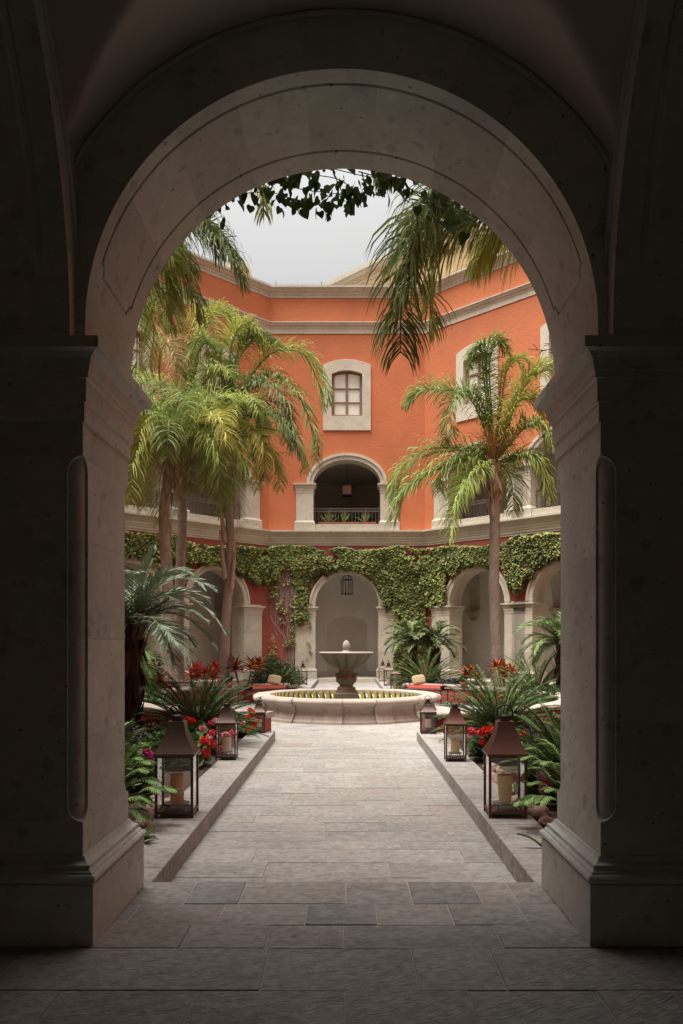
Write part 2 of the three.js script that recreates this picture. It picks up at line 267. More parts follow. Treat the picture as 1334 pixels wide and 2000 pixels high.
// ================================================================== the near arcade that frames the view
const capProf = [[0, 2.607], [0.012, 2.607], [0.012, 2.70], [0.024, 2.705], [0.024, 2.815], [0.04, 2.82], [0.04, 2.85], [0.046, 2.855], [0.05, 2.88], [0.058, 2.91], [0.08, 2.935], [0.10, 2.944], [0.112, 2.945], [0.112, 3.0]];
const baseProf = [[0.075, 0.004], [0.075, 0.302], [0.066, 0.305], [0.066, 0.311], [0.078, 0.314], [0.087, 0.326], [0.087, 0.338], [0.078, 0.35], [0.066, 0.353], [0.064, 0.362], [0.05, 0.372], [0.046, 0.38], [0.05, 0.384], [0.048, 0.394], [0.034, 0.398], [0.022, 0.406], [0.014, 0.418], [0.01, 0.43], [0, 0.43]];
const NF = 3.96, NB = 4.78, HALF = 1.3;
function nearPier(k, label) {
  const t = thing('stone_pier', label, 'pier'), x0 = 1.3, x1 = 3.2, c = 0.078, rr = 0.065;
  const mirror = (g) => { if (k > 0) return g; const h = g.index ? g.toNonIndexed() : g; h.scale(-1, 1, 1); const p = h.attributes.position.array; for (let i = 0; i < p.length; i += 9) for (let q = 0; q < 3; q++) { const s = p[i + 3 + q]; p[i + 3 + q] = p[i + 6 + q]; p[i + 6 + q] = s; } h.deleteAttribute('normal'); h.computeVertexNormals(); return h; };
  const plan = (notch) => {
    const s = new THREE.Shape(); s.moveTo(x1, NF);
    if (notch) {
      s.lineTo(x0 + c, NF); s.lineTo(x0 + c, NF + c - rr); for (let i = 1; i <= 10; i++) { const a = i / 10 * Math.PI / 2; s.lineTo(x0 + c - Math.sin(a) * rr, NF + c - Math.cos(a) * rr); } s.lineTo(x0, NF + c);
      s.lineTo(x0, NB - c); s.lineTo(x0 + c - rr, NB - c); for (let i = 1; i <= 10; i++) { const a = i / 10 * Math.PI / 2; s.lineTo(x0 + c - Math.cos(a) * rr, NB - c + Math.sin(a) * rr); } s.lineTo(x0 + c, NB);
    } else { s.lineTo(x0, NF); s.lineTo(x0, NB); }
    s.lineTo(x1, NB); s.closePath(); return s;
  };
  const cuts = k < 0 ? [[0.43, 0.60, 0], [0.60, 1.02, 1], [1.02, 1.52, 1], [1.52, 2.02, 1], [2.02, 2.44, 1], [2.44, 2.607, 0]] : [[0.43, 0.60, 0], [0.60, 1.10, 1], [1.10, 1.42, 1], [1.42, 1.95, 1], [1.95, 2.44, 1], [2.44, 2.607, 0]];
  const r = rng(71 + k);
  cuts.forEach(([a, b, n], i) => {
    const g = new THREE.ExtrudeGeometry(plan(n), { depth: b - a - 0.0012, bevelEnabled: false, curveSegments: 4 }); g.rotateX(-Math.PI / 2); g.translate(0, a, 0);
    obj('stone_block', boxUV(mirror(g), r() * 5, r() * 5), M.near[[0, 2, 1, 0, 1, 2][(i + (k > 0 ? 2 : 0)) % 6]], t);
  });
  // the stops that end the corner bead in a pointed arch
  const stop = [];
  for (const up of [0, 1]) for (const z of [NF, NB]) {
    const q = new THREE.Shape(), h = 0.085; q.moveTo(0, 0); for (let i = 1; i <= 8; i++) { const a = i / 8 * Math.PI / 2; q.lineTo(c * Math.sin(a), -h * (1 - Math.cos(a))); } q.lineTo(c, 0); q.closePath();
    const s0 = new THREE.ExtrudeGeometry(q, { depth: c, bevelEnabled: false }), s1 = s0.clone();
    s1.rotateY(-Math.PI / 2); s1.translate(c, 0, 0);                 // the same stop on the face turned to the opening
    for (const g of [s0, s1]) { if (!up) g.scale(1, -1, 1); if (z === NF) g.scale(1, 1, -1); g.translate(x0, up ? 2.4405 : 0.5985, z === NF ? -NF : -NB); stop.push(mirror(g.toNonIndexed())); }
  }
  stop.forEach((g) => g.computeVertexNormals());
  for (let i = 0; i < stop.length; i += 2) obj('bead_stop', boxUV(merge([stop[i], stop[i + 1]])), M.near[0], t);
  const X0 = k > 0 ? x0 : -x1, X1 = k > 0 ? x1 : -x0;
  obj('base_moulding', ringMould(X0, X1, -NB, -NF, baseProf), M.near[0], t);
  obj('capital', ringMould(X0, X1, -NB, -NF, capProf), M.near[1], t);
  return t;
}
nearPier(-1, 'left stone pier in shadow at the near archway, with moulded base'); nearPier(1, 'right stone pier in shadow at the near archway, with moulded base');
{
  const t = thing('stone_archway', 'large round stone arch framing the whole view of the courtyard', 'arch'), R = 1.285, R2 = 1.575, CY = 3.09, N = 11, zf = -3.95, zb = -4.785;
  const groove = (ang, w) => {           // a sunk line round a panel with bitten corners
    const s = (ang - Math.PI / 2) * R, hs = (76 / 180) * Math.PI * R, wc = 0.385, hw = 0.275, dx = Math.abs(s) - hs, dy = Math.abs(w - wc) - hw;
    const d = Math.max(Math.max(dx, dy), 0.055 - Math.hypot(dx, dy)), g = Math.abs(d);
    return g < 0.008 ? 0.014 * (1 - (g / 0.008) ** 2) : 0;
  };
  const r = rng(303);
  for (let i = 0; i < N; i++) {
    const a0 = i / N * Math.PI + 0.0002, a1 = (i + 1) / N * Math.PI - 0.0002, ou = r() * 5, ov = r() * 5, tilt = 0.0006 * (r() - 0.5);
    const soffit = grid(74, 170, (u, v) => { const a = lerp(a0, a1, u), w = v * (zf - zb), q = R + tilt + groove(a, w); return [Math.cos(a) * q, CY + Math.sin(a) * q, zf - w, a * R + ou, w + ov]; });
    const face = (z) => grid(10, 1, (u, v) => { const a = lerp(a0, a1, u), q = lerp(R, R2, v); return [Math.cos(a) * q, CY + Math.sin(a) * q, z, a * R + ou, q + ov]; });
    const edge = (a) => grid(1, 1, (u, v) => { const q = lerp(R, R2, u), z = lerp(zf, zb, v); return [Math.cos(a) * q, CY + Math.sin(a) * q, z, q, z]; });
    obj('voussoir', [soffit, face(zf), face(zb), edge(a0), edge(a1)], M.near[Math.floor(r() * 3)], t);
  }
  for (const k of [-1, 1]) obj('springer', boxUV(box(k > 0 ? R : -R2, k > 0 ? R2 : -R, 3.0, CY - 0.0008, zb, zf)), M.near[0], t);
  const hood = grid(64, 8, (u, v) => { const a = u * Math.PI, b = v * Math.PI * 2, q = 1.562 + 0.016 * Math.cos(b); return [Math.cos(a) * q, CY + Math.sin(a) * q, zf + 0.003 + 0.02 * Math.sin(b), a * 2, v]; });
  obj('hood_moulding', hood, M.near[2], t);
}
{
  const t = thing('arcade_wall', 'dark wall around and above the near stone arch, orange on its garden side', 'wall'), s = new THREE.Shape();
  s.moveTo(-3.2, 3.0); s.lineTo(-1.57, 3.0); s.lineTo(-1.57, 3.09); s.absarc(0, 3.09, 1.57, Math.PI, 0, true); s.lineTo(1.57, 3.0); s.lineTo(3.2, 3.0); s.lineTo(3.2, 5.6); s.lineTo(-3.2, 5.6); s.closePath();
  obj('stone_wall', ext(s, 0.80, -4.765), M.near[0], t);
  const o = s.clone(); obj('painted_face', ext(o, 0.012, -4.779), M.red, t);
  obj('upper_wall', boxUV(box(-3.26, 3.26, 5.6, 16, -4.85, -4.25)), M.orange, t);
  obj('string_course', [boxUV(box(-3.3, 3.3, 5.55, 6.15, -5.1, -4.2)), boxUV(box(-3.3, 3.3, 15.9, 16.35, -5.1, -4.2))], M.far, t);
}
{
  const t = thing('vaulted_ceiling', 'dim plastered groin vault over the near arcade at the top', 'ceiling');
  const H = (x, d) => Math.max(3.09 + Math.sqrt(Math.max(0, 1.575 ** 2 - x * x)), 3.0 + Math.sqrt(Math.max(0, 2.2 ** 2 - (d - 1.8) ** 2)));
  obj('vault', grid(80, 130, (u, v) => { const x = lerp(-1.345, 1.345, u), d = lerp(-0.4, 3.965, v); return [x, H(x, d), -d, x, d]; }), M.vault, t);
  obj('ceiling_slab', [boxUV(box(-4.6, 4.6, 5.45, 5.6, -4.25, 0.6)), boxUV(box(-4.6, -2.0, 5.3, 5.44, -3.97, 0.6)), boxUV(box(2.0, 4.6, 5.3, 5.44, -3.97, 0.6))], M.vault, t);
}
for (const k of [-1, 1]) {
  const t = thing('transverse_arch', (k < 0 ? 'left' : 'right') + ' dark cross rib of the arcade vault in the upper corner', 'arch rib');
  const s = new THREE.Shape(), ri = 2.06; s.moveTo(3.97, 3.0); s.lineTo(1.8 + ri, 3.0); s.absarc(1.8, 3.0, ri, 0, Math.PI, false); s.lineTo(-0.45, 3.0); s.lineTo(-0.45, 5.44); s.lineTo(3.97, 5.44); s.closePath();
  const g = new THREE.ExtrudeGeometry(s, { depth: 0.72, bevelEnabled: false, curveSegments: 48 }); g.rotateY(Math.PI / 2); g.translate(k < 0 ? -2.05 : 1.33, 0, 0);
  obj('arch_ring', boxUV(g), M.near[2], t);
  const roll = grid(40, 8, (u, v) => { const a = u * Math.PI / 2, b = v * Math.PI * 2, q = 2.19 + 0.018 * Math.cos(b); return [k * (1.332 - 0.02 * Math.sin(b)), 3.0 + Math.sin(a) * q, -(1.8 + Math.cos(a) * q), a * 2, v]; });
  obj('edge_moulding', roll, M.near[2], t);
  // the sunk panel line on the underside of the rib
  const pn = grid(110, 60, (u, v) => {
    const a = lerp(0.02, Math.PI / 2, u), w = v * 0.72, d = Math.max(Math.max(0.30 - a * ri, Math.abs(w - 0.36) - 0.22), 0.05 - Math.hypot(0.30 - a * ri, Math.abs(w - 0.36) - 0.22)), gq = Math.abs(d) < 0.012 ? 0.012 : 0, q = ri - 0.006 + gq;
    return [k * (1.33 + w), 3.0 + Math.sin(a) * q, -(1.8 + Math.cos(a) * q), a * ri, w];
  });
  obj('soffit_panel', pn, M.near[0], t);
}
{
  const t = thing('arcade_back_wall', 'unlit plaster walls of the near arcade behind the viewer', 'wall');
  obj('plaster', [boxUV(box(-4.6, 4.6, 0.02, 5.6, 0.41, 0.7)), boxUV(box(-4.75, -4.5, 0.02, 5.6, -4.3, 0.7)), boxUV(box(4.5, 4.75, 0.02, 5.6, -4.3, 0.7)), boxUV(box(-4.75, -3.15, 0.02, 5.6, -4.75, -3.97)), boxUV(box(3.15, 4.75, 0.02, 5.6, -4.75, -3.97))], M.vault, t);
}

// ================================================================== the courtyard fronts
const scaleProf = (p, s = 1) => p.map(([a, y]) => [a * s, y]);
const mitre = Math.tan(Math.PI / 8);
const entab = [[0.03, 5.55], [0.03, 5.62], [0.06, 5.635], [0.06, 5.72], [0.085, 5.735], [0.085, 5.80], [0.11, 5.815], [0.11, 5.90], [0.14, 5.93], [0.16, 5.97], [0.20, 6.0], [0.20, 6.02], [0.25, 6.05], [0.29, 6.09], [0.31, 6.10], [0.31, 6.17]];
const course = [[0.03, 14.42], [0.03, 14.62], [0.05, 14.635], [0.05, 14.69], [0.08, 14.72], [0.12, 14.74], [0.13, 14.78], [0.13, 14.80], [0.18, 14.83], [0.18, 14.87]];
const cornice = [[0.03, 15.92], [0.03, 16.02], [0.07, 16.04], [0.07, 16.10], [0.12, 16.13], [0.17, 16.17], [0.17, 16.20], [0.24, 16.25], [0.26, 16.27], [0.26, 16.34]];
const arcW = 2.64;
function ringArc(R0, R1, y, x, depth, z0, b = 1, b2 = b) {        // an arch band, elliptical if b differs from 1
  const s = new THREE.Shape(), n = 40; for (let i = 0; i <= n; i++) { const a = Math.PI * i / n; s[i ? 'lineTo' : 'moveTo'](x + Math.cos(a) * R1, y + Math.sin(a) * R1 * b2); }
  for (let i = n; i >= 0; i--) { const a = Math.PI * i / n; s.lineTo(x + Math.cos(a) * R0, y + Math.sin(a) * R0 * b); } s.closePath(); return ext(s, depth, z0);
}
function windowPart(t, x, y0, glassDark) {
  // stone surround with a low arch, a wooden two-leaf window set back in it
  const hw = 1.0, iw = 0.645, b = 8.87, top = 13.1, rise = 0.24, ib = 10.97, it = 12.74, irise = 0.15;
  const arcTo = (s, w, y, h, dir) => { for (let i = 1; i <= 14; i++) { const u = -1 + 2 * i / 14; s.lineTo(x + dir * u * w, y + h * (1 - u * u)); } };
  const s = new THREE.Shape(); s.moveTo(x - hw, 10.37); s.lineTo(x - hw, top); arcTo(s, hw, top, rise, 1); s.lineTo(x + hw, 10.37); s.closePath();
  const h = new THREE.Path(); h.moveTo(x - iw, ib); h.lineTo(x - iw, it); arcTo(h, iw, it, irise, 1); h.lineTo(x + iw, ib); h.closePath(); s.holes.push(h);
  const w = obj('window', ext(s, 0.62, -0.56, 0.008, 16), M.farC, t);
  const fr = new THREE.Shape(); fr.moveTo(x - iw - 0.02, ib - 0.02); fr.lineTo(x - iw - 0.02, it); arcTo(fr, iw + 0.02, it, irise + 0.02, 1); fr.lineTo(x + iw + 0.02, ib - 0.02); fr.closePath();
  const rows = [[ib + 0.09, 11.56], [11.6, 12.14], [12.18, it - 0.0]];
  for (const k of [-1, 1]) rows.forEach(([a, c], i) => { const p = new THREE.Path(), xa = x + k * 0.05, xb = x + k * 0.53; p.moveTo(xa, a); p.lineTo(xb, a); if (i < 2) { p.lineTo(xb, c); p.lineTo(xa, c); } else { p.lineTo(xb, it - 0.02); p.lineTo(x + k * 0.3, it + 0.035); p.lineTo(xa, it + 0.06); } p.closePath(); fr.holes.push(p); });
  obj('frame', ext(fr, 0.07, -0.19, 0.006), M.wood, w);
  obj('meeting_rail', boxUV(rbox(x - 0.03, x + 0.03, ib + 0.01, it + 0.1, -0.122, -0.105, 0.005)), M.wood, w);
  for (const k of [-1, 1]) for (const [a, c] of rows) obj('pane', box(x + k * 0.29 - 0.25, x + k * 0.29 + 0.25, a - 0.015, Math.min(c + 0.1, c + 0.015 + (a > 12 ? 0.08 : 0)), -0.158, -0.154), M.glass, w);
  for (const k of [-1, 1]) obj('curtain', grid(24, 1, (u, v) => [x + k * lerp(0.01, 0.64, u), lerp(ib, it + 0.12, v), -0.175 + 0.003 * Math.sin(u * 22)]), M.curtain, w);
  obj('room_wall', box(x - 0.9, x + 0.9, 10.6, 13.3, -0.75, -0.62), M.plaster, w);
}
function front(name, label, L, bays, place, turn, opts = {}) {
  bays = [...bays].sort((a, b) => a - b);
  const t = thing(name, label, 'building front', place, turn), m0 = opts.m0 ?? mitre, m1 = opts.m1 ?? mitre, T = 0.6;
  const low = new THREE.Shape(); low.moveTo(0, -0.2);
  for (const c of bays) { low.lineTo(c - arcW / 2 - 0.1, -0.2); low.lineTo(c - arcW / 2 - 0.1, 3.06); for (let i = 0; i <= 28; i++) { const a = Math.PI * (1 - i / 28); low.lineTo(c + Math.cos(a) * (arcW / 2 + 0.1), 3.06 + Math.sin(a) * (arcW / 2 + 0.1)); } low.lineTo(c + arcW / 2 + 0.1, -0.2); }
  low.lineTo(L, -0.2); low.lineTo(L, 5.6); low.lineTo(0, 5.6); low.closePath();
  obj('lower_wall', ext(low, T, -T), M.red, t); obj('inner_plaster', ext(low, 0.02, -T - 0.023), M.plaster, t);
  const up = new THREE.Shape([[0, 6.1], [L, 6.1], [L, 16.2], [0, 16.2]].map((p) => new THREE.Vector2(...p)));
  const LA = 1.405, LS = 8.14;
  for (const c of bays) {
    const h = new THREE.Path(); h.moveTo(c - LA - 0.1, 6.3); h.lineTo(c - LA - 0.1, LS); for (let i = 0; i <= 28; i++) { const a = Math.PI * (1 - i / 28); h.lineTo(c + Math.cos(a) * (LA + 0.1), LS + Math.sin(a) * 1.1); } h.lineTo(c + LA + 0.1, 6.3); h.closePath(); up.holes.push(h);
    const w = new THREE.Path(); w.moveTo(c - 0.8, 10.6); w.lineTo(c - 0.8, 13.0); w.lineTo(c + 0.8, 13.0); w.lineTo(c + 0.8, 10.6); w.closePath(); up.holes.push(w);
  }
  obj('upper_wall', ext(up, T, -T), M.orange, t);
  obj('entablature', strip(0, L, entab, m0, m1), M.far, t); obj('string_course', strip(0, L, course, m0, m1), M.farC, t); obj('cornice', strip(0, L, cornice, m0, m1, -0.65), M.far, t);
  // bird wire along the roof edge
  const wire = []; for (const y of [16.40, 16.46]) wire.push(bar(V(0, y, 0.1), V(L, y, 0.1), 0.006, 4)); for (let x = 0.3; x < L; x += 1.9) wire.push(bar(V(x, 16.3, 0.1), V(x, 16.56, 0.1), 0.016, 5)); for (let x = 0.1; x < L; x += 0.22) wire.push(bar(V(x, 16.33, 0.1), V(x, 16.46, 0.1), 0.005, 4));
  obj('roof_wire', wire, M.rail, t);
  const r = rng(Math.round(L * 10) + 3);
  bays.forEach((c, bi) => {
    // ground floor: pillars with base and capital, arch bands
    obj('arch_ring', ringArc(arcW / 2, arcW / 2 + 0.19, 3.06, c, 0.80, -0.72), M.far, t); obj('arch_band', ringArc(arcW / 2 + 0.185, arcW / 2 + 0.265, 3.06, c, 0.2, -0.08), M.farC, t);
    for (const k of [-1, 1]) {
      const a = c + k * arcW / 2, b = a + k * (opts.pillar ?? 0.84), x0 = Math.min(a, b), x1 = Math.max(a, b), pl = obj('pillar', boxUV(box(x0, x1, 0, 3.058, -0.78, 0.07), r() * 5, r() * 5), M.far, t);
      for (const [ya, yb, m] of [[0.43, 1.12, M.farB], [1.12, 1.86, M.farC], [1.86, 2.607, M.far]]) obj('stone_block', boxUV(rbox(x0 - 0.004, x1 + 0.004, ya + 0.002, yb - 0.002, -0.784, 0.074, 0.005), r() * 5, r() * 5), m, pl);
      obj('base', ringMould(x0, x1, -0.78, 0.07, scaleProf(baseProf, 0.9)), M.farB, pl); obj('capital', ringMould(x0, x1, -0.78, 0.07, capProf), M.farC, pl);
    }
    // upper floor: loggia opening with its pillars, flattened arch, sill, railing
    obj('loggia_arch', ringArc(LA, LA + 0.16, LS, c, 0.78, -0.70, 1.0 / LA, 1.17 / (LA + 0.16)), M.far, t); obj('loggia_band', ringArc(LA + 0.155, LA + 0.28, LS, c, 0.2, -0.07, 1.165 / (LA + 0.155), 1.27 / (LA + 0.28)), M.farC, t);
    for (const k of [-1, 1]) {
      const a = c + k * LA, b = a + k * 0.72, x0 = Math.min(a, b), x1 = Math.max(a, b), pl = obj('loggia_pillar', boxUV(box(x0, x1, 6.172, 8.138, -0.70, 0.06), r() * 5, r() * 5), M.farC, t);
      obj('capital', ringMould(x0, x1, -0.7, 0.06, capProf.map(([p, y]) => [p * 1.05, y + 5.142])), M.farC, pl); obj('base', ringMould(x0, x1, -0.7, 0.06, [[0.07, 6.174], [0.07, 6.52], [0.03, 6.56], [0, 6.62]]), M.far, pl);
    }
    obj('sill', boxUV(rbox(c - LA, c + LA, 6.174, 6.44, -0.68, 0.085, 0.01)), M.farB, t);
    const rl = []; const y0 = 6.47, y1 = 7.16; for (const y of [y0 + 0.02, y1 - 0.13, y1]) rl.push(box(c - LA, c + LA, y - 0.012, y + 0.012, -0.3, -0.275));
    for (let i = 0; i <= 19; i++) { const x = c - LA + 0.06 + i * (2 * LA - 0.12) / 19; rl.push(bar(V(x, y0, -0.288), V(x, y1, -0.288), 0.010, 5)); const e = new THREE.TorusGeometry(0.042, 0.009, 4, 10); e.translate(x + 0.07, y1 - 0.065, -0.288); if (i < 19) rl.push(e); const kn = new THREE.SphereGeometry(0.018, 6, 5); kn.translate(x, y0 + 0.3, -0.288); rl.push(kn); }
    for (const k of [-1, 1]) { rl.push(bar(V(c + k * (LA - 0.06), y0, -0.288), V(c + k * (LA - 0.06), y1 + 0.1, -0.288), 0.018, 6)); }
    obj('railing', rl.map((g) => boxUV(g)), M.rail, t);
    windowPart(t, c, 0);
    // hanging box lamp in the loggia
    const lm = obj('hanging_lamp', [box(c - 0.2, c + 0.2, 8.0, 8.05, -2.2, -1.8), box(c - 0.22, c + 0.22, 8.44, 8.48, -2.22, -1.78), bar(V(c, 8.45, -2), V(c, 9.6, -2), 0.012)].map((g) => boxUV(g)), M.iron, t);
    obj('lamp_shade', box(c - 0.19, c + 0.19, 8.05, 8.44, -2.19, -1.81), M.lampGlass, lm);
  });
  // the rooms behind: ground-floor gallery and upper loggia
  const G = 2.85, e0 = opts.open0 ? 0 : -G * mitre, e1 = opts.open1 ? 0 : G * mitre;
  obj('gallery_wall', boxUV(merge([...(opts.niche ? [box(e0, L / 2 - 0.92, 0, 5.4, -G - 0.4, -G), box(L / 2 + 0.92, L + e1, 0, 5.4, -G - 0.4, -G), ext((() => { const s = new THREE.Shape(); s.moveTo(L / 2 - 0.921, 2.35); for (let i = 0; i <= 16; i++) { const u = -1 + i / 8; s.lineTo(L / 2 + u * 0.921, 2.35 + 0.33 * (1 - u * u)); } s.lineTo(L / 2 + 0.921, 5.4); s.lineTo(L / 2 - 0.921, 5.4); s.closePath(); return s; })(), 0.4, -G - 0.4)] : [box(e0, L + e1, 0, 5.4, -G - 0.4, -G)])])), M.plaster, t);
  if (opts.niche) obj('niche', boxUV(box(L / 2 - 1.1, L / 2 + 1.1, 0, 2.9, -G - 0.5, -G - 0.27)), M.niche, t);
  obj('skirting', boxUV(merge(opts.niche ? [box(e0, L / 2 - 0.93, 0.002, 0.2, -G, -G + 0.02), box(L / 2 + 0.93, L + e1, 0.002, 0.2, -G, -G + 0.02), box(L / 2 - 0.9, L / 2 + 0.9, 0.002, 0.2, -G - 0.27, -G - 0.25)] : [box(e0, L + e1, 0.002, 0.2, -G, -G + 0.02)])), M.niche, t);
  obj('gallery_floor', boxUV(box(e0, L + e1, -0.3, -0.003, -G - 0.4, 0.06)), M.farC, t);
  obj('gallery_ceiling', boxUV(box(e0, L + e1, 5.2, 5.45, -G - 0.4, -T - 0.03)), M.plaster, t);
  const ribs = [], corb = []; for (const x of opts.ribs ?? []) { const s = new THREE.Shape(), w = (G - 0.78) / 2; for (let i = 0; i <= 24; i++) { const a = Math.PI * i / 24; s[i ? 'lineTo' : 'moveTo'](-Math.cos(a) * w, 2.9 + Math.sin(a) * 1.7); } s.lineTo(w, 5.2); s.lineTo(-w, 5.2); s.closePath(); const g = new THREE.ExtrudeGeometry(s, { depth: 0.5, bevelEnabled: false }); g.rotateY(Math.PI / 2); g.translate(x - 0.25, 0, -0.78 - w); ribs.push(boxUV(g)); corb.push(ringMould(x - 0.25, x + 0.25, -G + 0.0, -G + 0.16, [[-0.2, 2.45], [-0.14, 2.5], [0, 2.68], [0.05, 2.8], [0.05, 2.9]])); }
  if (ribs.length) { obj('gallery_rib', ribs, M.farB, t); obj('corbel', corb, M.farB, t); }
  if (opts.vroom) {           // upper room whose two back walls run to a corner far behind
    const c = L / 2, wall = (k) => { const g = box(0, 6.2, 6.3, 9.35, -0.2, 0); g.rotateY(k > 0 ? -Math.PI / 4 : Math.PI + Math.PI / 4); if (k < 0) g.translate(0, 0, 0); g.translate(c, 0, -7.2); return g; };
    obj('loggia_wall', boxUV(merge([wall(1), wall(-1)])), M.vault, t);
    const dr = (k, x, w, h) => { const g = ext((() => { const s = new THREE.Shape(); s.moveTo(-w, 6.42); s.lineTo(-w, 6.42 + h); for (let i = 0; i <= 12; i++) { const u = -1 + i / 6; s.lineTo(u * w, 6.42 + h + 0.3 * w * (1 - u * u)); } s.lineTo(w, 6.42); s.closePath(); return s; })(), 0.05, 0.02); g.translate(x, 0, 0); g.rotateY(k > 0 ? -Math.PI / 4 : Math.PI / 4); g.translate(c, 0, -7.2); return g; };
    obj('loggia_doorway', dr(1, 1.35, 0.62, 1.15), M.wood, t); obj('loggia_doorway', dr(-1, -1.25, 0.55, 0.8), M.wood, t);
  } else obj('loggia_wall', boxUV(box(e0, L + e1, 6.3, 9.6, -G - 0.4, -G)), M.vault, t);
  obj('loggia_floor', boxUV(box(e0, L + e1, 6.0, 6.30, -7.5, -T - 0.002)), M.slabs[1], t); obj('loggia_ceiling', boxUV(box(e0, L + e1, 9.36, 9.7, -7.5, -T - 0.002)), M.vault, t);
  obj('roof_slab', boxUV(box(e0, L + e1, 15.6, 15.9, -7.5, -T - 0.002)), M.niche, t);
  return t;
}
const HW = 3.26, DEP = 33, LW = 13.2;
front('far_front', 'orange courtyard front facing the viewer, with the doorway behind the fountain', HW * 2, [HW], [-HW, 0, -DEP], 0, { niche: true, vroom: true });
const bayAt = [2.66, 6.52, 10.4];
front('left_front', 'orange courtyard wing running back on the left, half hidden by palms', LW, bayAt.map((u) => LW - u), [-HW - LW * Math.SQRT1_2, 0, -DEP + LW * Math.SQRT1_2], Math.PI / 4, { open0: true, ribs: bayAt.map((u) => LW - u - 1.93).concat(LW - 0.5) , pillar: 0.9 });
front('right_front', 'orange courtyard wing running back on the right, behind the single palm', LW, bayAt, [HW, 0, -DEP], -Math.PI / 4, { open1: true, ribs: bayAt.map((u) => u + 1.93).concat(0.5), pillar: 0.9 });
// the remaining sides of the court, outside the frame
{
  const X = HW + LW * Math.SQRT1_2, Z = -DEP + LW * Math.SQRT1_2;
  for (const k of [-1, 1]) {
    const w = thing('side_wing', (k < 0 ? 'left' : 'right') + ' side wing of the orange building round the court', 'building'), n = V(k * X, 0, Z), f = V(k * 3.26, 0, -4.85), mid = -4.85 - (X - 3.26);
    const len = f.distanceTo(V(k * X, 0, mid)), g = box(-len / 2, len / 2, 0, 16.3, -0.6, 0); g.rotateY(k < 0 ? Math.PI * 0.75 : -Math.PI * 0.75); g.translate(k * (X + 3.26) / 2, 0, (mid - 4.85) / 2);
    obj('upper_wall', [boxUV(g), boxUV(box(k > 0 ? X : -X - 0.6, k > 0 ? X + 0.6 : -X, 0, 16.3, Z, mid))], M.orange, w);
  }
}
// rising behind the roof line: the pediment of a cream building, and an attic block
{
  const t = thing('cream_gable', 'cream pediment of a building rising behind the roof line on the right', 'building'), P = [at(628, 575, 44), at(905, 440, 44), at(1210, 575, 44)], s = new THREE.Shape();
  s.moveTo(P[0].x, 12); s.lineTo(P[0].x, P[0].y); s.lineTo(P[1].x, P[1].y); s.lineTo(P[2].x, P[2].y); s.lineTo(P[2].x, 12); s.closePath();
  obj('wall', ext(s, 0.5, -44.5), M.cream, t);
  const rake = (a, b, off, w, z, dep) => { const d = b.clone().sub(a).normalize(), n = V(-d.y, d.x, 0), q = [a.clone().addScaledVector(n, off), b.clone().addScaledVector(n, off), b.clone().addScaledVector(n, off - w), a.clone().addScaledVector(n, off - w)]; return ext(new THREE.Shape(q.map((p) => new THREE.Vector2(p.x, p.y))), dep, z); };
  for (const [a, b] of [[P[0], P[1]], [P[1], P[2]]]) obj('raking_cornice', [rake(a, b, 0.3, 0.22, -44.5, 0.95), rake(a, b, 0.085, 0.18, -44.45, 0.72), rake(a, b, -0.35, 0.10, -44.4, 0.49)], M.far, t);
}
{
  const t = thing('attic_block', 'small pale block on the roof line at upper left', 'building'), a = at(452, 505, 36), b = at(489, 530, 38);
  obj('wall', boxUV(box(a.x - 5, a.x + 0.75, 15, 18.4, -39, -35.6)), M.cream, t); obj('coping', boxUV(rbox(a.x - 5.1, a.x + 0.85, 18.4, 18.62, -39.1, -35.5, 0.02)), M.far, t);
}
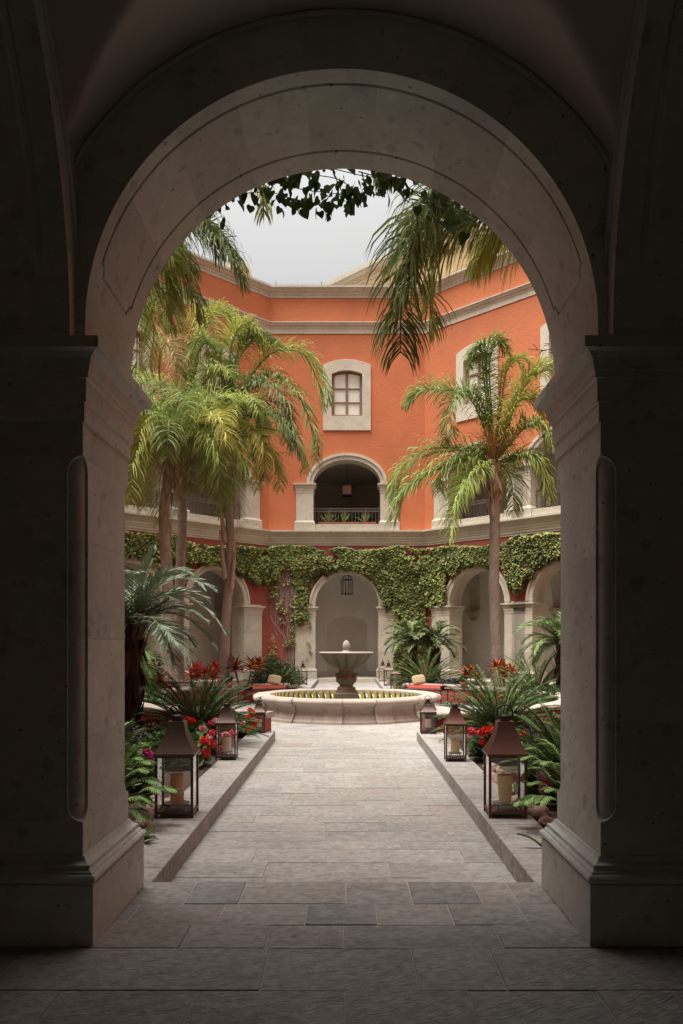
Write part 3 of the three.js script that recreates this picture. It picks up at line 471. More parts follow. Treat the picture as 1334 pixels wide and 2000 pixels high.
// ================================================================== the fountain
{
  const t = thing('stone_fountain', 'round lobed stone fountain with a pine-cone finial in the middle of the court', 'fountain', [0, PATH, FZ]);
  const r = rng(404), N = 24, R = 1.97;
  // the basin: alternating flat and projecting lobes, each block and coping stone a piece of its own
  const outer = (k) => (k % 2 ? 0.075 : 0);
  const wallProf = [[0.10, 0.0], [0.10, 0.05], [0.075, 0.065], [0.05, 0.08], [0.055, 0.11], [0.03, 0.15], [0.0, 0.2], [-0.02, 0.27], [-0.015, 0.33], [0.01, 0.36]];
  const capP = [[0.01, 0.36], [0.05, 0.37], [0.095, 0.385], [0.125, 0.41], [0.13, 0.44], [0.115, 0.475], [0.08, 0.495], [0.02, 0.503], [-0.2, 0.503], [-0.235, 0.495], [-0.245, 0.47], [-0.245, 0.40]];
  for (let k = 0; k < N; k++) {
    const wide = k % 2 ? 0.36 : 0.64, c = (k + 0.5) / N * 6.2832, pairW = 6.2832 / N * 2, a0 = k % 2 ? c - pairW * 0.18 : c - pairW * 0.32, a1 = k % 2 ? c + pairW * 0.18 : c + pairW * 0.32;
    const lobe = (u) => k % 2 ? 0.05 : 0.018 * Math.sin(Math.PI * u);          // the wide blocks bulge gently
    const side = (prof, n) => grid(10, prof.length - 1, (u, v) => { const a = lerp(a0 + 0.0012, a1 - 0.0012, u), p = prof[Math.round(v * (prof.length - 1))], q = R + p[0] + lobe(u) * (p[0] > -0.1 ? 1 : 0) + 0.006 * (r() - 0.5) * 0; return [Math.sin(a) * q, p[1], Math.cos(a) * q, a * R, p[1] + p[0]]; });
    const ends = (prof) => [a0 + 0.0012, a1 - 0.0012].map((a, e) => grid(prof.length - 1, 1, (u, v) => { const p = prof[Math.round(u * (prof.length - 1))], q = v ? R - 0.15 : R + p[0] + lobe(e); return [Math.sin(a) * q, p[1], Math.cos(a) * q, q, p[1]]; }));
    obj('basin_block', [side(wallProf), ...ends(wallProf)], M.basin[Math.floor(r() * 3)], t);
    obj('coping_stone', [side(capP), ...ends(capP)], M.basin[Math.floor(r() * 3)], t);
  }
  obj('basin_lining', boxUV(lathe([[R - 0.02, 0.0], [R - 0.02, 0.35], [R - 0.235, 0.42], [R - 0.24, 0.1], [0, 0.1]], 64)), M.tileWhite, t);
  obj('water', lathe([[0, 0.17], [R - 0.242, 0.2]], 64), M.water, t);
  // glazed tiles round the inside: yellow with green slanting halves
  const NT = 62, RT = R - 0.252;
  for (let k = 0; k < NT; k++) {
    const a = k / NT * 6.2832, b = (k + 0.5) / NT * 6.2832, c = (k + 1) / NT * 6.2832, e = 0.003;
    const piece = (pts, off) => { const s = []; const P = ([ang, y], q) => [Math.sin(ang) * q, y, Math.cos(ang) * q]; const n = pts.length; for (let i = 1; i + 1 < n; i++) s.push(...P(pts[0], RT - off), ...P(pts[i], RT - off), ...P(pts[i + 1], RT - off)); for (let i = 0; i < n; i++) { const p = pts[i], q = pts[(i + 1) % n]; s.push(...P(p, RT - off), ...P(p, RT), ...P(q, RT), ...P(p, RT - off), ...P(q, RT), ...P(q, RT - off)); } const g = new THREE.BufferGeometry(); g.setAttribute('position', new THREE.Float32BufferAttribute(s, 3)); g.computeVertexNormals(); return boxUV(g); };
    const y0 = 0.20, y1 = 0.462;
    obj('green_tile', piece([[a + e, y0 + 0.003], [b - e, y0 + 0.003], [b - e, y1 - 0.004], [a + e, y0 + 0.085]], 0.012), M.tileGreen, t);
    obj('yellow_tile', piece([[b + e, y0 + 0.07], [c - e, y0 + 0.003 + 0.045], [c - e, y1 - 0.065], [b + e, y1]], 0.012), M.tileYellow, t);
    obj('green_tile', piece([[b + e, y0 + 0.003], [c - e, y0 + 0.003], [c - e, y0 + 0.042], [b + e, y0 + 0.064]], 0.011), M.tileGreen, t);
  }
  // the stem: square base, carved baluster, fluted bowl, cone
  const base = obj('pedestal', [ringMould(-0.27, 0.27, -0.27, 0.27, [[0.0, 0.1], [0, 0.50], [-0.03, 0.53], [-0.03, 0.56], [-0.09, 0.58]]), boxUV(lathe([[0.2, 0.56], [0.215, 0.60], [0.2, 0.64], [0.165, 0.66]], 24))], M.bowl, t);
  const stemP = [[0.155, 0.655], [0.15, 0.68], [0.19, 0.74], [0.218, 0.80], [0.215, 0.86], [0.185, 0.93], [0.17, 0.96], [0.185, 0.985], [0.172, 0.99], [0.172, 1.06], [0.192, 1.07], [0.192, 1.09], [0.17, 1.10]];
  const stem = grid(56, 40, (u, v) => { const y = lerp(0.655, 1.10, v); let i = 0; while (i < stemP.length - 2 && stemP[i + 1][1] < y) i++; const f = clamp((y - stemP[i][1]) / (stemP[i + 1][1] - stemP[i][1]), 0, 1); let q = lerp(stemP[i][0], stemP[i + 1][0], f); const a = u * 6.2832, leafy = y > 0.7 && y < 0.95 ? 1 : 0; q += leafy * 0.016 * Math.abs(Math.sin(a * 4)) * Math.sin((y - 0.7) / 0.25 * 3.14) + (y > 0.99 && y < 1.06 ? -0.007 * Math.max(0, Math.sin(a * 8)) : 0); return [Math.sin(a) * q, y, Math.cos(a) * q, a * 0.2, y]; });
  obj('stem', stem, M.bowl, t);
  const acan = []; for (let k = 0; k < 8; k++) { const a = k / 8 * 6.2832 + 0.2, g = new THREE.SphereGeometry(0.055, 8, 6); g.scale(0.8, 1.5, 0.5); g.translate(0, 0, 0.215); g.rotateY(a); g.translate(0, 0.83, 0); acan.push(boxUV(g)); const h = new THREE.SphereGeometry(0.03, 6, 5); h.translate(0, 0.09, 0.235); h.rotateY(a); h.translate(0, 0.85, 0); acan.push(boxUV(h)); }
  obj('carved_leaves', acan, M.bowl, t).userData.kind = 'stuff';
  const bowlP = [[0.17, 1.09], [0.25, 1.105], [0.36, 1.17], [0.46, 1.255], [0.54, 1.345], [0.585, 1.395], [0.615, 1.41], [0.62, 1.425], [0.615, 1.44], [0.57, 1.44], [0.545, 1.43], [0.45, 1.40], [0.2, 1.36], [0.0, 1.35]];
  const bowl = grid(144, bowlP.length - 1, (u, v) => { const p = bowlP[Math.round(v * (bowlP.length - 1))], a = u * 6.2832, i = Math.round(v * (bowlP.length - 1)), fl = i > 0 && i < 6 ? 0.08 * (Math.abs(Math.sin(a * 6)) - 0.6) * Math.sin(i / 6 * 3.14) : 0, q = p[0] + fl; return [Math.sin(a) * q, p[1] - fl * 0.5, Math.cos(a) * q, a * 0.5, p[0] + p[1]]; });
  const bw = obj('bowl', bowl, M.bowl, t); obj('rim', new THREE.TorusGeometry(0.605, 0.018, 8, 72).rotateX(Math.PI / 2).translate(0, 1.428, 0), M.basin[0], bw);
  obj('bowl_water', lathe([[0, 1.405], [0.5, 1.405]], 40), M.water, bw);
  obj('cone_foot', boxUV(lathe([[0.17, 1.38], [0.17, 1.43], [0.12, 1.445], [0.08, 1.45], [0.085, 1.475], [0.065, 1.485]], 24)), M.basin[1], t);
  const cone = grid(48, 60, (u, v) => { const y = v, q0 = 0.082 * Math.pow(Math.sin(Math.PI * Math.pow(0.16 + 0.84 * y, 1.0) * 0.97), 0.75), a = u * 6.2832, s = 0.008 * Math.abs(Math.sin(a * 5 + y * 14)) * Math.abs(Math.sin(-a * 5 + y * 14)) * (y < 0.97 ? 1 : 0), q = Math.max(0.0005, (y > 0.995 ? 0 : q0) + s); return [Math.sin(a) * q, 1.48 + 0.235 * y, Math.cos(a) * q, a * 0.1, y * 0.25]; });
  obj('pine_cone', cone, M.basin[2], t);
}

// ================================================================== ring walls of the planters, with stone copings
function ringWall(k, label) {
  const t = thing('planter_wall', label, 'wall', [0, 0, FZ]), R = RING, r = rng(55 + k), aN = Math.asin(1.27 / R), a0 = aN, a1 = Math.PI - Math.asin(1.66 / R);
  const P = (a, q, y) => [k * Math.sin(a) * q, y, Math.cos(a) * q];
  const band = (prof, b0, b1, n) => { const g = grid(n, prof.length - 1, (u, v) => { const a = lerp(b0, b1, u), p = prof[Math.round(v * (prof.length - 1))]; return [...P(a, R + p[0], p[1]), a * R, p[0] + p[1]]; }); const end = (a) => { const c = []; for (let i = 1; i + 1 < prof.length; i++) c.push(...P(a, R + prof[0][0], prof[0][1]), ...P(a, R + prof[i][0], prof[i][1]), ...P(a, R + prof[i + 1][0], prof[i + 1][1])); const e = new THREE.BufferGeometry(); e.setAttribute('position', new THREE.Float32BufferAttribute(c, 3)); e.computeVertexNormals(); return boxUV(e); }; return [g, end(b0), end(b1)]; };
  obj('rendered_wall', band([[0, -0.2], [0, 0.24], [0.28, 0.24], [0.28, -0.2]], a0, a1, 60), M.red, t);
  const n = 22, cp = [[0.02, 0.236], [-0.03, 0.24], [-0.055, 0.262], [-0.06, 0.29], [-0.045, 0.32], [-0.01, 0.335], [0.30, 0.335], [0.335, 0.32], [0.35, 0.29], [0.34, 0.24], [0.2, 0.236]];
  for (let i = 0; i < n; i++) obj('coping_stone', band(cp, lerp(a0 - 0.01, a1 + 0.01, i / n) + 0.0007, lerp(a0 - 0.01, a1 + 0.01, (i + 1) / n) - 0.0007, 5), M.basin[Math.floor(r() * 3)], t);
}
ringWall(-1, 'curved red planter wall with pinkish stone coping on the left of the fountain'); ringWall(1, 'curved red planter wall with pinkish stone coping on the right of the fountain');

// ================================================================== candle lanterns
function lantern(label, { w, body, roof, metal, candle, cw, ch, pos, turn = 0, group, plate = true, finial = false, taper = 0 }) {
  const t = thing('candle_lantern', label, 'lantern', pos, turn, group), h = w / 2, b = w * 0.07, f = 0.035 * w / 0.3;
  const posts = []; for (const x of [-1, 1]) for (const z of [-1, 1]) obj('post', rbox(x * (h - b / 2) - b / 2, x * (h - b / 2) + b / 2, 0, f + body, z * (h - b / 2) - b / 2, z * (h - b / 2) + b / 2, b * 0.12), metal, t);
  const rails = (y0, y1) => [[-h + b, h - b, -h + 0.003, -h + b - 0.003], [-h + b, h - b, h - b + 0.003, h - 0.003]].flatMap(([a, c, d, e]) => [box(a, c, y0, y1, d, e), box(d, e, y0, y1, a, c)]);
  obj('bottom_frame', [...rails(f, f + b * 0.9), box(-h + b * 0.5, h - b * 0.5, f + 0.002, f + 0.01, -h + b * 0.5, h - b * 0.5)].map((g) => boxUV(g)), metal, t);
  obj('top_frame', rails(f + body - b, f + body).map((g) => boxUV(g)), metal, t);
  for (const [x, z] of [[0, 1], [0, -1], [1, 0], [-1, 0]]) obj('pane', x ? box(x * (h - b / 2) - 0.0015, x * (h - b / 2) + 0.0015, f + b * 0.9, f + body - b, -h + b, h - b) : box(-h + b, h - b, f + b * 0.9, f + body - b, z * (h - b / 2) - 0.0015, z * (h - b / 2) + 0.0015), M.glass, t);
  // pagoda roof: four sides sweeping in
  const y0 = f + body, e = h + w * 0.035, top = w * 0.22, sides = [], n = 14;
  const W = (v) => top + (e - top) * Math.pow(1 - v, 1.75);
  for (let k = 0; k < 4; k++) { const g = grid(n, 2, (u, v) => { const q = W(u); return [(v * 2 - 1) * q, y0 + 0.012 + roof * u, q]; }); g.rotateY(k * Math.PI / 2); sides.push(boxUV(g)); }
  sides.push(boxUV(rbox(-e, e, y0 - 0.008, y0 + 0.014, -e, e, 0.003)), boxUV(box(-top, top, y0 + roof + 0.008, y0 + roof + 0.014, -top, top)));
  const rf = obj('roof', sides, metal, t), ny = y0 + roof + 0.012, nr = w * 0.14;
  if (!finial) {
    obj('neck', boxUV(lathe([[nr * 0.9, ny], [nr, ny + 0.01], [nr, ny + 0.022], [nr * 0.85, ny + 0.026], [nr * 0.85, ny + 0.034], [nr, ny + 0.038], [nr, ny + 0.052], [nr * 0.5, ny + 0.058], [0, ny + 0.06]], 20)), M.iron, rf);
    const rg = new THREE.TorusGeometry(w * 0.21, w * 0.02, 6, 32); rg.translate(0, ny + w * 0.225, 0); obj('ring_handle', rg, M.iron, rf);
  } else {
    obj('chimney', [boxUV(box(-top * 0.75, top * 0.75, ny, ny + 0.06, -top * 0.75, top * 0.75)), boxUV(new THREE.ConeGeometry(top * 1.25, 0.06, 4).rotateY(Math.PI / 4).translate(0, ny + 0.09, 0)), boxUV(lathe([[0.012, ny + 0.11], [0.026, ny + 0.14], [0.01, ny + 0.165], [0.002, ny + 0.21]], 10))], metal, rf);
  }
  // glass plate on feet and the candle
  if (plate) obj('candle_plate', [boxUV(lathe([[0, f + 0.055], [w * 0.26, f + 0.055], [w * 0.34, f + 0.062], [w * 0.335, f + 0.07], [w * 0.25, f + 0.063], [0, f + 0.063]], 24)), ...[0, 1, 2, 3].map((k) => { const a = k * 1.5708 + 0.785; return boxUV(tube([V(Math.cos(a) * w * 0.2, f + 0.06, Math.sin(a) * w * 0.2), V(Math.cos(a) * w * 0.32, f + 0.045, Math.sin(a) * w * 0.32), V(Math.cos(a) * w * 0.4, f + 0.012, Math.sin(a) * w * 0.4)], 0.006, 6, 5)); })], M.rail, t);
  const cy = f + (plate ? 0.064 : 0.012), cz = obj('candle', lathe([[0.0, cy + 0.001], [cw * (1 - taper), cy + 0.001], [cw * (1 - taper), cy + 0.008], [cw, cy + ch - 0.01], [cw * 0.97, cy + ch], [cw * 0.86, cy + ch - 0.004], [cw * 0.8, cy + ch - 0.03], [0.004, cy + ch - 0.035]], 28), candle, t);
  obj('wick', bar(V(0, cy + ch - 0.035, 0), V(0.003, cy + ch - 0.015, 0), 0.0025, 5), M.dark, cz);
  return t;
}
const gLan = 'candle lanterns standing along the kerbs';
lantern('largest left lantern, with an amber candle, nearest to the arch on the left kerb', { w: 0.325, body: 0.50, roof: 0.265, metal: M.bronze, candle: M.amber, cw: 0.058, ch: 0.255, pos: [-1.455, 0, -6.87], turn: 0.04, group: gLan });
lantern('medium left lantern with a pale candle beside the red geraniums, second on the left kerb', { w: 0.26, body: 0.435, roof: 0.185, metal: M.bronze, candle: M.waxPale, cw: 0.058, ch: 0.20, pos: [-1.53, 0, -10.17], turn: 0.03, group: gLan });
lantern('small left lantern by the fountain, half behind red geranium blooms', { w: 0.225, body: 0.31, roof: 0.14, metal: M.bronze, candle: M.waxPale, cw: 0.05, ch: 0.14, pos: [-1.45, 0, -13.15], turn: 0.02, group: gLan });
lantern('largest right lantern, with a tall yellowish candle, nearest to the arch on the right kerb', { w: 0.325, body: 0.50, roof: 0.265, metal: M.bronzeRed, candle: M.wax, cw: 0.067, ch: 0.25, pos: [1.40, 0, -6.87], turn: -0.03, group: gLan, taper: 0.2 });
lantern('medium right lantern with a thick cream candle, second on the right kerb beside the pebbles', { w: 0.26, body: 0.435, roof: 0.185, metal: M.bronzeRed, candle: M.wax, cw: 0.056, ch: 0.17, pos: [1.40, 0, -10.05], turn: -0.03, group: gLan });
lantern('small right lantern by the fountain with a pinkish candle, third on the right kerb', { w: 0.25, body: 0.32, roof: 0.15, metal: M.bronze, candle: M.waxPale, cw: 0.052, ch: 0.15, pos: [1.36, 0, -13.05], turn: -0.02, group: gLan });
const farL = { w: 0.30, body: 0.46, roof: 0.17, metal: M.bronze, candle: M.waxPale, cw: 0.07, ch: 0.26, finial: true, plate: false, group: 'pointed lanterns beyond the fountain' };
lantern('pointed lantern beyond the fountain at the left pillar of the doorway', { ...farL, pos: [-1.56, 0, -28.0] });
lantern('pointed lantern beyond the fountain on the right, closest to the doorway pillar', { ...farL, pos: [1.38, 0, -30.4] });
lantern('pointed lantern beyond the fountain on the right, middle one of three', { ...farL, w: 0.32, body: 0.5, pos: [1.45, 0, -27.4] });
lantern('dark flat-roofed lantern beyond the fountain beside the right pillow', { ...farL, w: 0.30, body: 0.5, roof: 0.12, finial: false, metal: M.bronzeRed, pos: [1.50, 0, -24.2] });

// ================================================================== seats by the ring wall
function bench(k) {
  const name = k < 0 ? 'left' : 'right', a0 = 0.42, a1 = 0.66, q = 4.33, t = thing('garden_bench', `low iron bench with red cushion against the ${name} planter wall behind the fountain`, 'bench', [0, PATH, FZ], 0, undefined);
  const P = (a, r, y) => V(k * Math.sin(a) * r, y, -Math.cos(a) * r), seg = (r0, r1, y0, y1, b0, b1) => { const pr = [[r0, y0], [r0, y1], [r1, y1], [r1, y0], [r0, y0]]; return boxUV(grid(10, 4, (u, v) => { const p = pr[Math.round(v * 4)], w = P(lerp(b0, b1, u), p[0], p[1]); return [w.x, w.y, w.z]; })); };
  obj('cushion', [seg(q - 0.2, q + 0.2, 0.40, 0.47, a0, a1), seg(q - 0.19, q + 0.19, 0.47, 0.485, a0 + 0.005, a1 - 0.005)], M.cushion, t);
  obj('seat_frame', seg(q - 0.22, q + 0.22, 0.37, 0.398, a0 - 0.01, a1 + 0.01), M.iron, t);
  for (const a of [a0, a1]) for (const r of [q - 0.19, q + 0.19]) obj('leg', boxUV(bar(P(a, r, 0), P(a, r, 0.38), 0.014)), M.iron, t);
  obj('side_rail', [boxUV(bar(P(a0 - 0.01, q - 0.2, 0.37), P(a0 - 0.03, q - 0.2, 0.72), 0.013)), boxUV(bar(P(a0 - 0.01, q + 0.2, 0.37), P(a0 - 0.03, q + 0.2, 0.72), 0.013)), boxUV(bar(P(a0 - 0.03, q - 0.2, 0.72), P(a0 - 0.03, q + 0.2, 0.72), 0.013))], M.iron, t);
  const tb = thing('side_table', `long low iron table beside the red cushion bench on the ${name}`, 'table', [0, PATH, FZ]);
  obj('table_top', seg(q - 0.2, q + 0.2, 0.42, 0.45, a1 + 0.03, a1 + 0.36), M.rail, tb);
  for (const a of [a1 + 0.05, a1 + 0.34]) for (const r of [q - 0.17, q + 0.17]) obj('leg', boxUV(bar(P(a, r, 0), P(a, r, 0.42), 0.013)), M.iron, tb);
  const pos = P(a0 + 0.06, q, PATH + 0.63), pl = thing('pillow', `beige pillow leaning on the ${name} bench behind the fountain`, 'pillow', [pos.x, pos.y, FZ + pos.z], k * 0.35);
  const pg = new THREE.SphereGeometry(1, 24, 16), pp = pg.attributes.position; for (let i = 0; i < pp.count; i++) { const x = pp.getX(i), y = pp.getY(i), z = pp.getZ(i), s = (v) => Math.sign(v) * Math.pow(Math.abs(v), 0.45); pp.setXYZ(i, 0.2 * s(x), 0.135 * s(y), 0.075 * z * (0.6 + 0.4 * (1 - x * x))); } pg.computeVertexNormals(); pg.rotateX(-0.35); pg.rotateZ(k * 0.12);
  obj('cover', boxUV(pg), M.pillow, pl);
  const fp = P(a1 + 0.14, q + 0.02, 0.45), pot = thing('flower_pot', `small terracotta pot with a green plant on the ${name} iron table`, 'flower pot', [fp.x, PATH + fp.y + 0.001, FZ + fp.z]);
  obj('pot', boxUV(lathe([[0, 0], [0.065, 0], [0.09, 0.12], [0.105, 0.125], [0.105, 0.16], [0.09, 0.16], [0.085, 0.13], [0, 0.13]], 20)), M.terracotta, pot);
  return pot;
}
const pots = [bench(-1), bench(1)];
// lantern hanging in the far doorway
{
  const t = thing('hanging_lantern', 'black iron lantern hanging in the doorway behind the fountain', 'lantern', [0, 3.62, -34.4]), b = [], n = 6, q = 0.24, H = 0.62;
  for (let k = 0; k < n; k++) { const a = k / n * 6.2832 + 0.26, A = V(Math.cos(a) * q, 0, Math.sin(a) * q), a2 = (k + 1) / n * 6.2832 + 0.26, B = V(Math.cos(a2) * q, 0, Math.sin(a2) * q), up = V(0, H, 0); b.push(bar(A.clone().setY(-0.05), A.clone().add(up), 0.017), bar(A, B, 0.015), bar(A.clone().add(up), B.clone().add(up), 0.015), tube([A.clone().add(up), V(Math.cos(a) * q * 0.75, H + 0.13, Math.sin(a) * q * 0.75), V(Math.cos(a) * 0.03, H + 0.22, Math.sin(a) * 0.03)], 0.012, 6, 5)); }
  b.push(bar(V(0, H + 0.2, 0), V(0, 1.62, 0), 0.014)); obj('iron_frame', b.map((g) => boxUV(g)), M.iron, t);
  for (let k = 0; k < n; k++) { const a = (k + 0.5) / n * 6.2832 + 0.26, g = box(-0.115, 0.115, 0.01, H - 0.01, -0.0015, 0.0015); g.rotateY(Math.PI / 2 - a); g.translate(Math.cos(a) * q * 0.866, 0, Math.sin(a) * q * 0.866); obj('pane', g, M.glass, t); }
  obj('candle', boxUV(lathe([[0, 0.02], [0.045, 0.02], [0.045, 0.3], [0, 0.3]], 12)), M.waxPale, t);
}
// ================================================================== plants: leaves built one by one
class Leaves {
  constructor() { this.p = []; this.n = []; this.c = []; this.i = []; }
  // a narrow blade: from a, direction d, length len, width w, bending down by g along its length; normal side nrm
  blade(a, d, len, w, g, col, r, seg = 3, fold = 0) {
    const p = a.clone(), dir = d.clone().normalize(), st = len / seg; let wd = V(0, 1, 0).cross(dir); if (wd.lengthSq() < 1e-4) wd.set(1, 0, 0); wd.normalize().applyAxisAngle(dir, (r() - 0.5) * 1.4);
    const b0 = this.p.length / 3, cc = [col.r * (0.85 + 0.3 * r()), col.g * (0.88 + 0.24 * r()), col.b * (0.8 + 0.4 * r())];
    for (let k = 0; k <= seg; k++) {
      const t = k / seg, hw = w * 0.5 * (k === 0 ? 0.55 : k === seg ? 0.06 : 1 - 0.45 * t * t), nn = wd.clone().cross(dir).normalize();
      this.p.push(p.x - wd.x * hw, p.y - wd.y * hw, p.z - wd.z * hw, p.x + wd.x * hw, p.y + wd.y * hw, p.z + wd.z * hw);
      this.n.push(nn.x, nn.y, nn.z, nn.x, nn.y, nn.z); this.c.push(...cc, ...cc);
      if (k < seg) { const q = b0 + k * 2; this.i.push(q, q + 1, q + 2, q + 2, q + 1, q + 3); }
      p.addScaledVector(dir, st); dir.y -= g * (k + 0.5) / seg; dir.normalize(); wd.addScaledVector(dir, -wd.dot(dir)).normalize();
    }
  }
  // an oval leaf with a folded middle: base a, direction d, up n
  leaf(a, d, n, len, w, col, droop = 0.2, lobes = 0) {
    const D = d.clone().normalize(), S = D.clone().cross(n).normalize(), N = S.clone().cross(D).normalize(), b0 = this.p.length / 3, c = [col.r, col.g, col.b];
    const out = lobes === 1 ? [[0, 0.25], [0.22, 0.62], [0.5, 0.85], [0.78, 0.5], [1, 0]] : lobes === 2 ? [[-0.12, 0.35], [0.1, 0.62], [0.4, 0.55], [0.72, 0.3], [1, 0]] : [[0, 0.08], [0.25, 0.42], [0.55, 0.5], [0.8, 0.3], [1, 0]];
    const push = (t, s, h) => { const q = a.clone().addScaledVector(D, t * len).addScaledVector(S, s * w).addScaledVector(N, h * len - droop * t * t * len); this.p.push(q.x, q.y, q.z); this.n.push(N.x, N.y, N.z); this.c.push(...c); };
    for (const [t, s] of out) { push(Math.max(0, t), 0, 0); push(t, s, 0.07); push(t, -s, 0.07); }
    for (let k = 0; k + 1 < out.length; k++) { const q = b0 + k * 3; this.i.push(q, q + 1, q + 3, q + 3, q + 1, q + 4, q, q + 3, q + 2, q + 2, q + 3, q + 5); }
  }
  tubeAlong(pts, r0, r1, col, sides = 5) {
    const b0 = this.p.length / 3; let ref = V(0.3, 1, 0.2);
    pts.forEach((q, k) => { const t = pts[Math.min(k + 1, pts.length - 1)].clone().sub(pts[Math.max(0, k - 1)]).normalize(), x = ref.clone().cross(t).normalize(), y = t.clone().cross(x), R = lerp(r0, r1, k / (pts.length - 1)); for (let s = 0; s < sides; s++) { const a = s / sides * 6.2832, n = x.clone().multiplyScalar(Math.cos(a)).addScaledVector(y, Math.sin(a)); this.p.push(q.x + n.x * R, q.y + n.y * R, q.z + n.z * R); this.n.push(n.x, n.y, n.z); this.c.push(col.r, col.g, col.b); } });
    for (let k = 0; k + 1 < pts.length; k++) for (let s = 0; s < sides; s++) { const a = b0 + k * sides + s, b = b0 + k * sides + (s + 1) % sides; this.i.push(a, b, a + sides, a + sides, b, b + sides); }
  }
  geo() { const g = new THREE.BufferGeometry(); g.setAttribute('position', new THREE.Float32BufferAttribute(this.p, 3)); g.setAttribute('normal', new THREE.Float32BufferAttribute(this.n, 3)); g.setAttribute('color', new THREE.Float32BufferAttribute(this.c, 3)); g.setIndex(this.i); return g; }
}
const G = { palm: C(0.26, 0.335, 0.09), palmDeep: C(0.15, 0.215, 0.07), palmLite: C(0.40, 0.45, 0.12), palmYel: C(0.56, 0.51, 0.13), dry: C(0.50, 0.36, 0.19), dryBrown: C(0.30, 0.19, 0.10), rib: C(0.22, 0.25, 0.09), silver: C(0.26, 0.32, 0.235), cycad: C(0.06, 0.105, 0.032), cycadLite: C(0.115, 0.18, 0.052) };
const mixC = (a, b, t) => a.clone().lerp(b, t);
// points along an arching rachis from az (round y), el (above level), length, bend
function arch(base, az, el, len, bend, n = 14) {
  const pts = [base.clone()], p = base.clone(); let e = el;
  for (let k = 0; k < n; k++) { p.add(V(Math.cos(az) * Math.cos(e), Math.sin(e), Math.sin(az) * Math.cos(e)).multiplyScalar(len / n)); pts.push(p.clone()); e -= bend / n * (0.5 + 1.1 * k / n); if (e < -1.5) e = -1.5; }
  return pts;
}
const curveOf = (pts, n = 22) => new THREE.CatmullRomCurve3(pts).getPoints(n);
// one feather frond along points; o: leaflets per side, length, width, droop, plume (planes), from (where they begin)
function frond(pts, r, o) {
  const L = new Leaves(), cv = new THREE.CatmullRomCurve3(pts), n = o.n ?? 48, from = o.from ?? 0.14;
  L.tubeAlong(cv.getPoints(18), o.rib ?? 0.028, 0.004, o.ribCol ?? G.rib, 5);
  for (let i = 0; i < n; i++) {
    const t = from + (1 - from) * (i + 0.3 * r()) / n, q = cv.getPoint(Math.min(t, 1)), tan = cv.getTangent(Math.min(t, 1)); let side = tan.clone().cross(V(0, 1, 0)); if (side.lengthSq() < 0.02) side = o.side ? o.side.clone() : V(1, 0, 0); side.normalize();
    const up = side.clone().cross(tan).normalize(), s = (t - from) / (1 - from), prof = Math.pow(Math.sin(Math.PI * clamp(0.10 + 0.84 * s, 0, 1)), 0.55) * (1 - 0.28 * s);
    for (const k of [-1, 1]) {
      const lean = (o.lean ?? 0.55) + 0.6 * s, d = side.clone().multiplyScalar(k).addScaledVector(tan, lean * (0.8 + 0.4 * r())).addScaledVector(up, (o.lift ?? 0.1) + (r() - 0.5) * (o.plume ?? 0.9));
      const c = mixC(o.col, o.col2 ?? o.col, clamp((o.tip ? s * o.tip : 0) + r() * 0.5, 0, 1));
      L.blade(q, d, o.len * prof * (0.8 + 0.35 * r()), o.w * (0.8 + 0.3 * r()), o.droop * (0.8 + 0.4 * r()), c, r, o.seg ?? 4);
    }
  }
  return L.geo();
}
// a ringed trunk along points
function trunkGeo(pts, r0, r1, r, { flare = 0.12, rings = 0.16, rough = 0.02, colA = C(0.50, 0.42, 0.36), colB = C(0.36, 0.285, 0.24) } = {}) {
  const cv = new THREE.CatmullRomCurve3(pts), len = cv.getLength(), n = Math.round(len / 0.025), S = 18, pos = [], col = [], uv = [], idx = [];
  for (let k = 0; k <= n; k++) {
    const t = k / n, q = cv.getPointAt(t), y = t * len, ring = Math.pow(Math.abs(((y / rings) % 1) - 0.5) * 2, 6), tw = lerp(r0, r1, t) + flare * Math.exp(-y / 0.5);
    for (let s = 0; s <= S; s++) { const a = s / S * 6.2832, nz = fbm(s / S, (y * 0.37) % 1, 8, 3, 77) - 0.5, R = tw * (1 + 0.03 * ring) + rough * nz; pos.push(q.x + Math.cos(a) * R, q.y, q.z + Math.sin(a) * R); const c = mixC(colA, colB, clamp(0.5 + nz * 1.6 + ring * 0.5, 0, 1)); col.push(c.r, c.g, c.b); uv.push(s / S, y); }
  }
  for (let k = 0; k < n; k++) for (let s = 0; s < S; s++) { const a = k * (S + 1) + s; idx.push(a, a + S + 1, a + 1, a + 1, a + S + 1, a + S + 2); }
  const g = new THREE.BufferGeometry(); g.setAttribute('position', new THREE.Float32BufferAttribute(pos, 3)); g.setAttribute('color', new THREE.Float32BufferAttribute(col, 3)); g.setAttribute('uv', new THREE.Float32BufferAttribute(uv, 2)); g.setIndex(idx); g.computeVertexNormals(); return g;
}
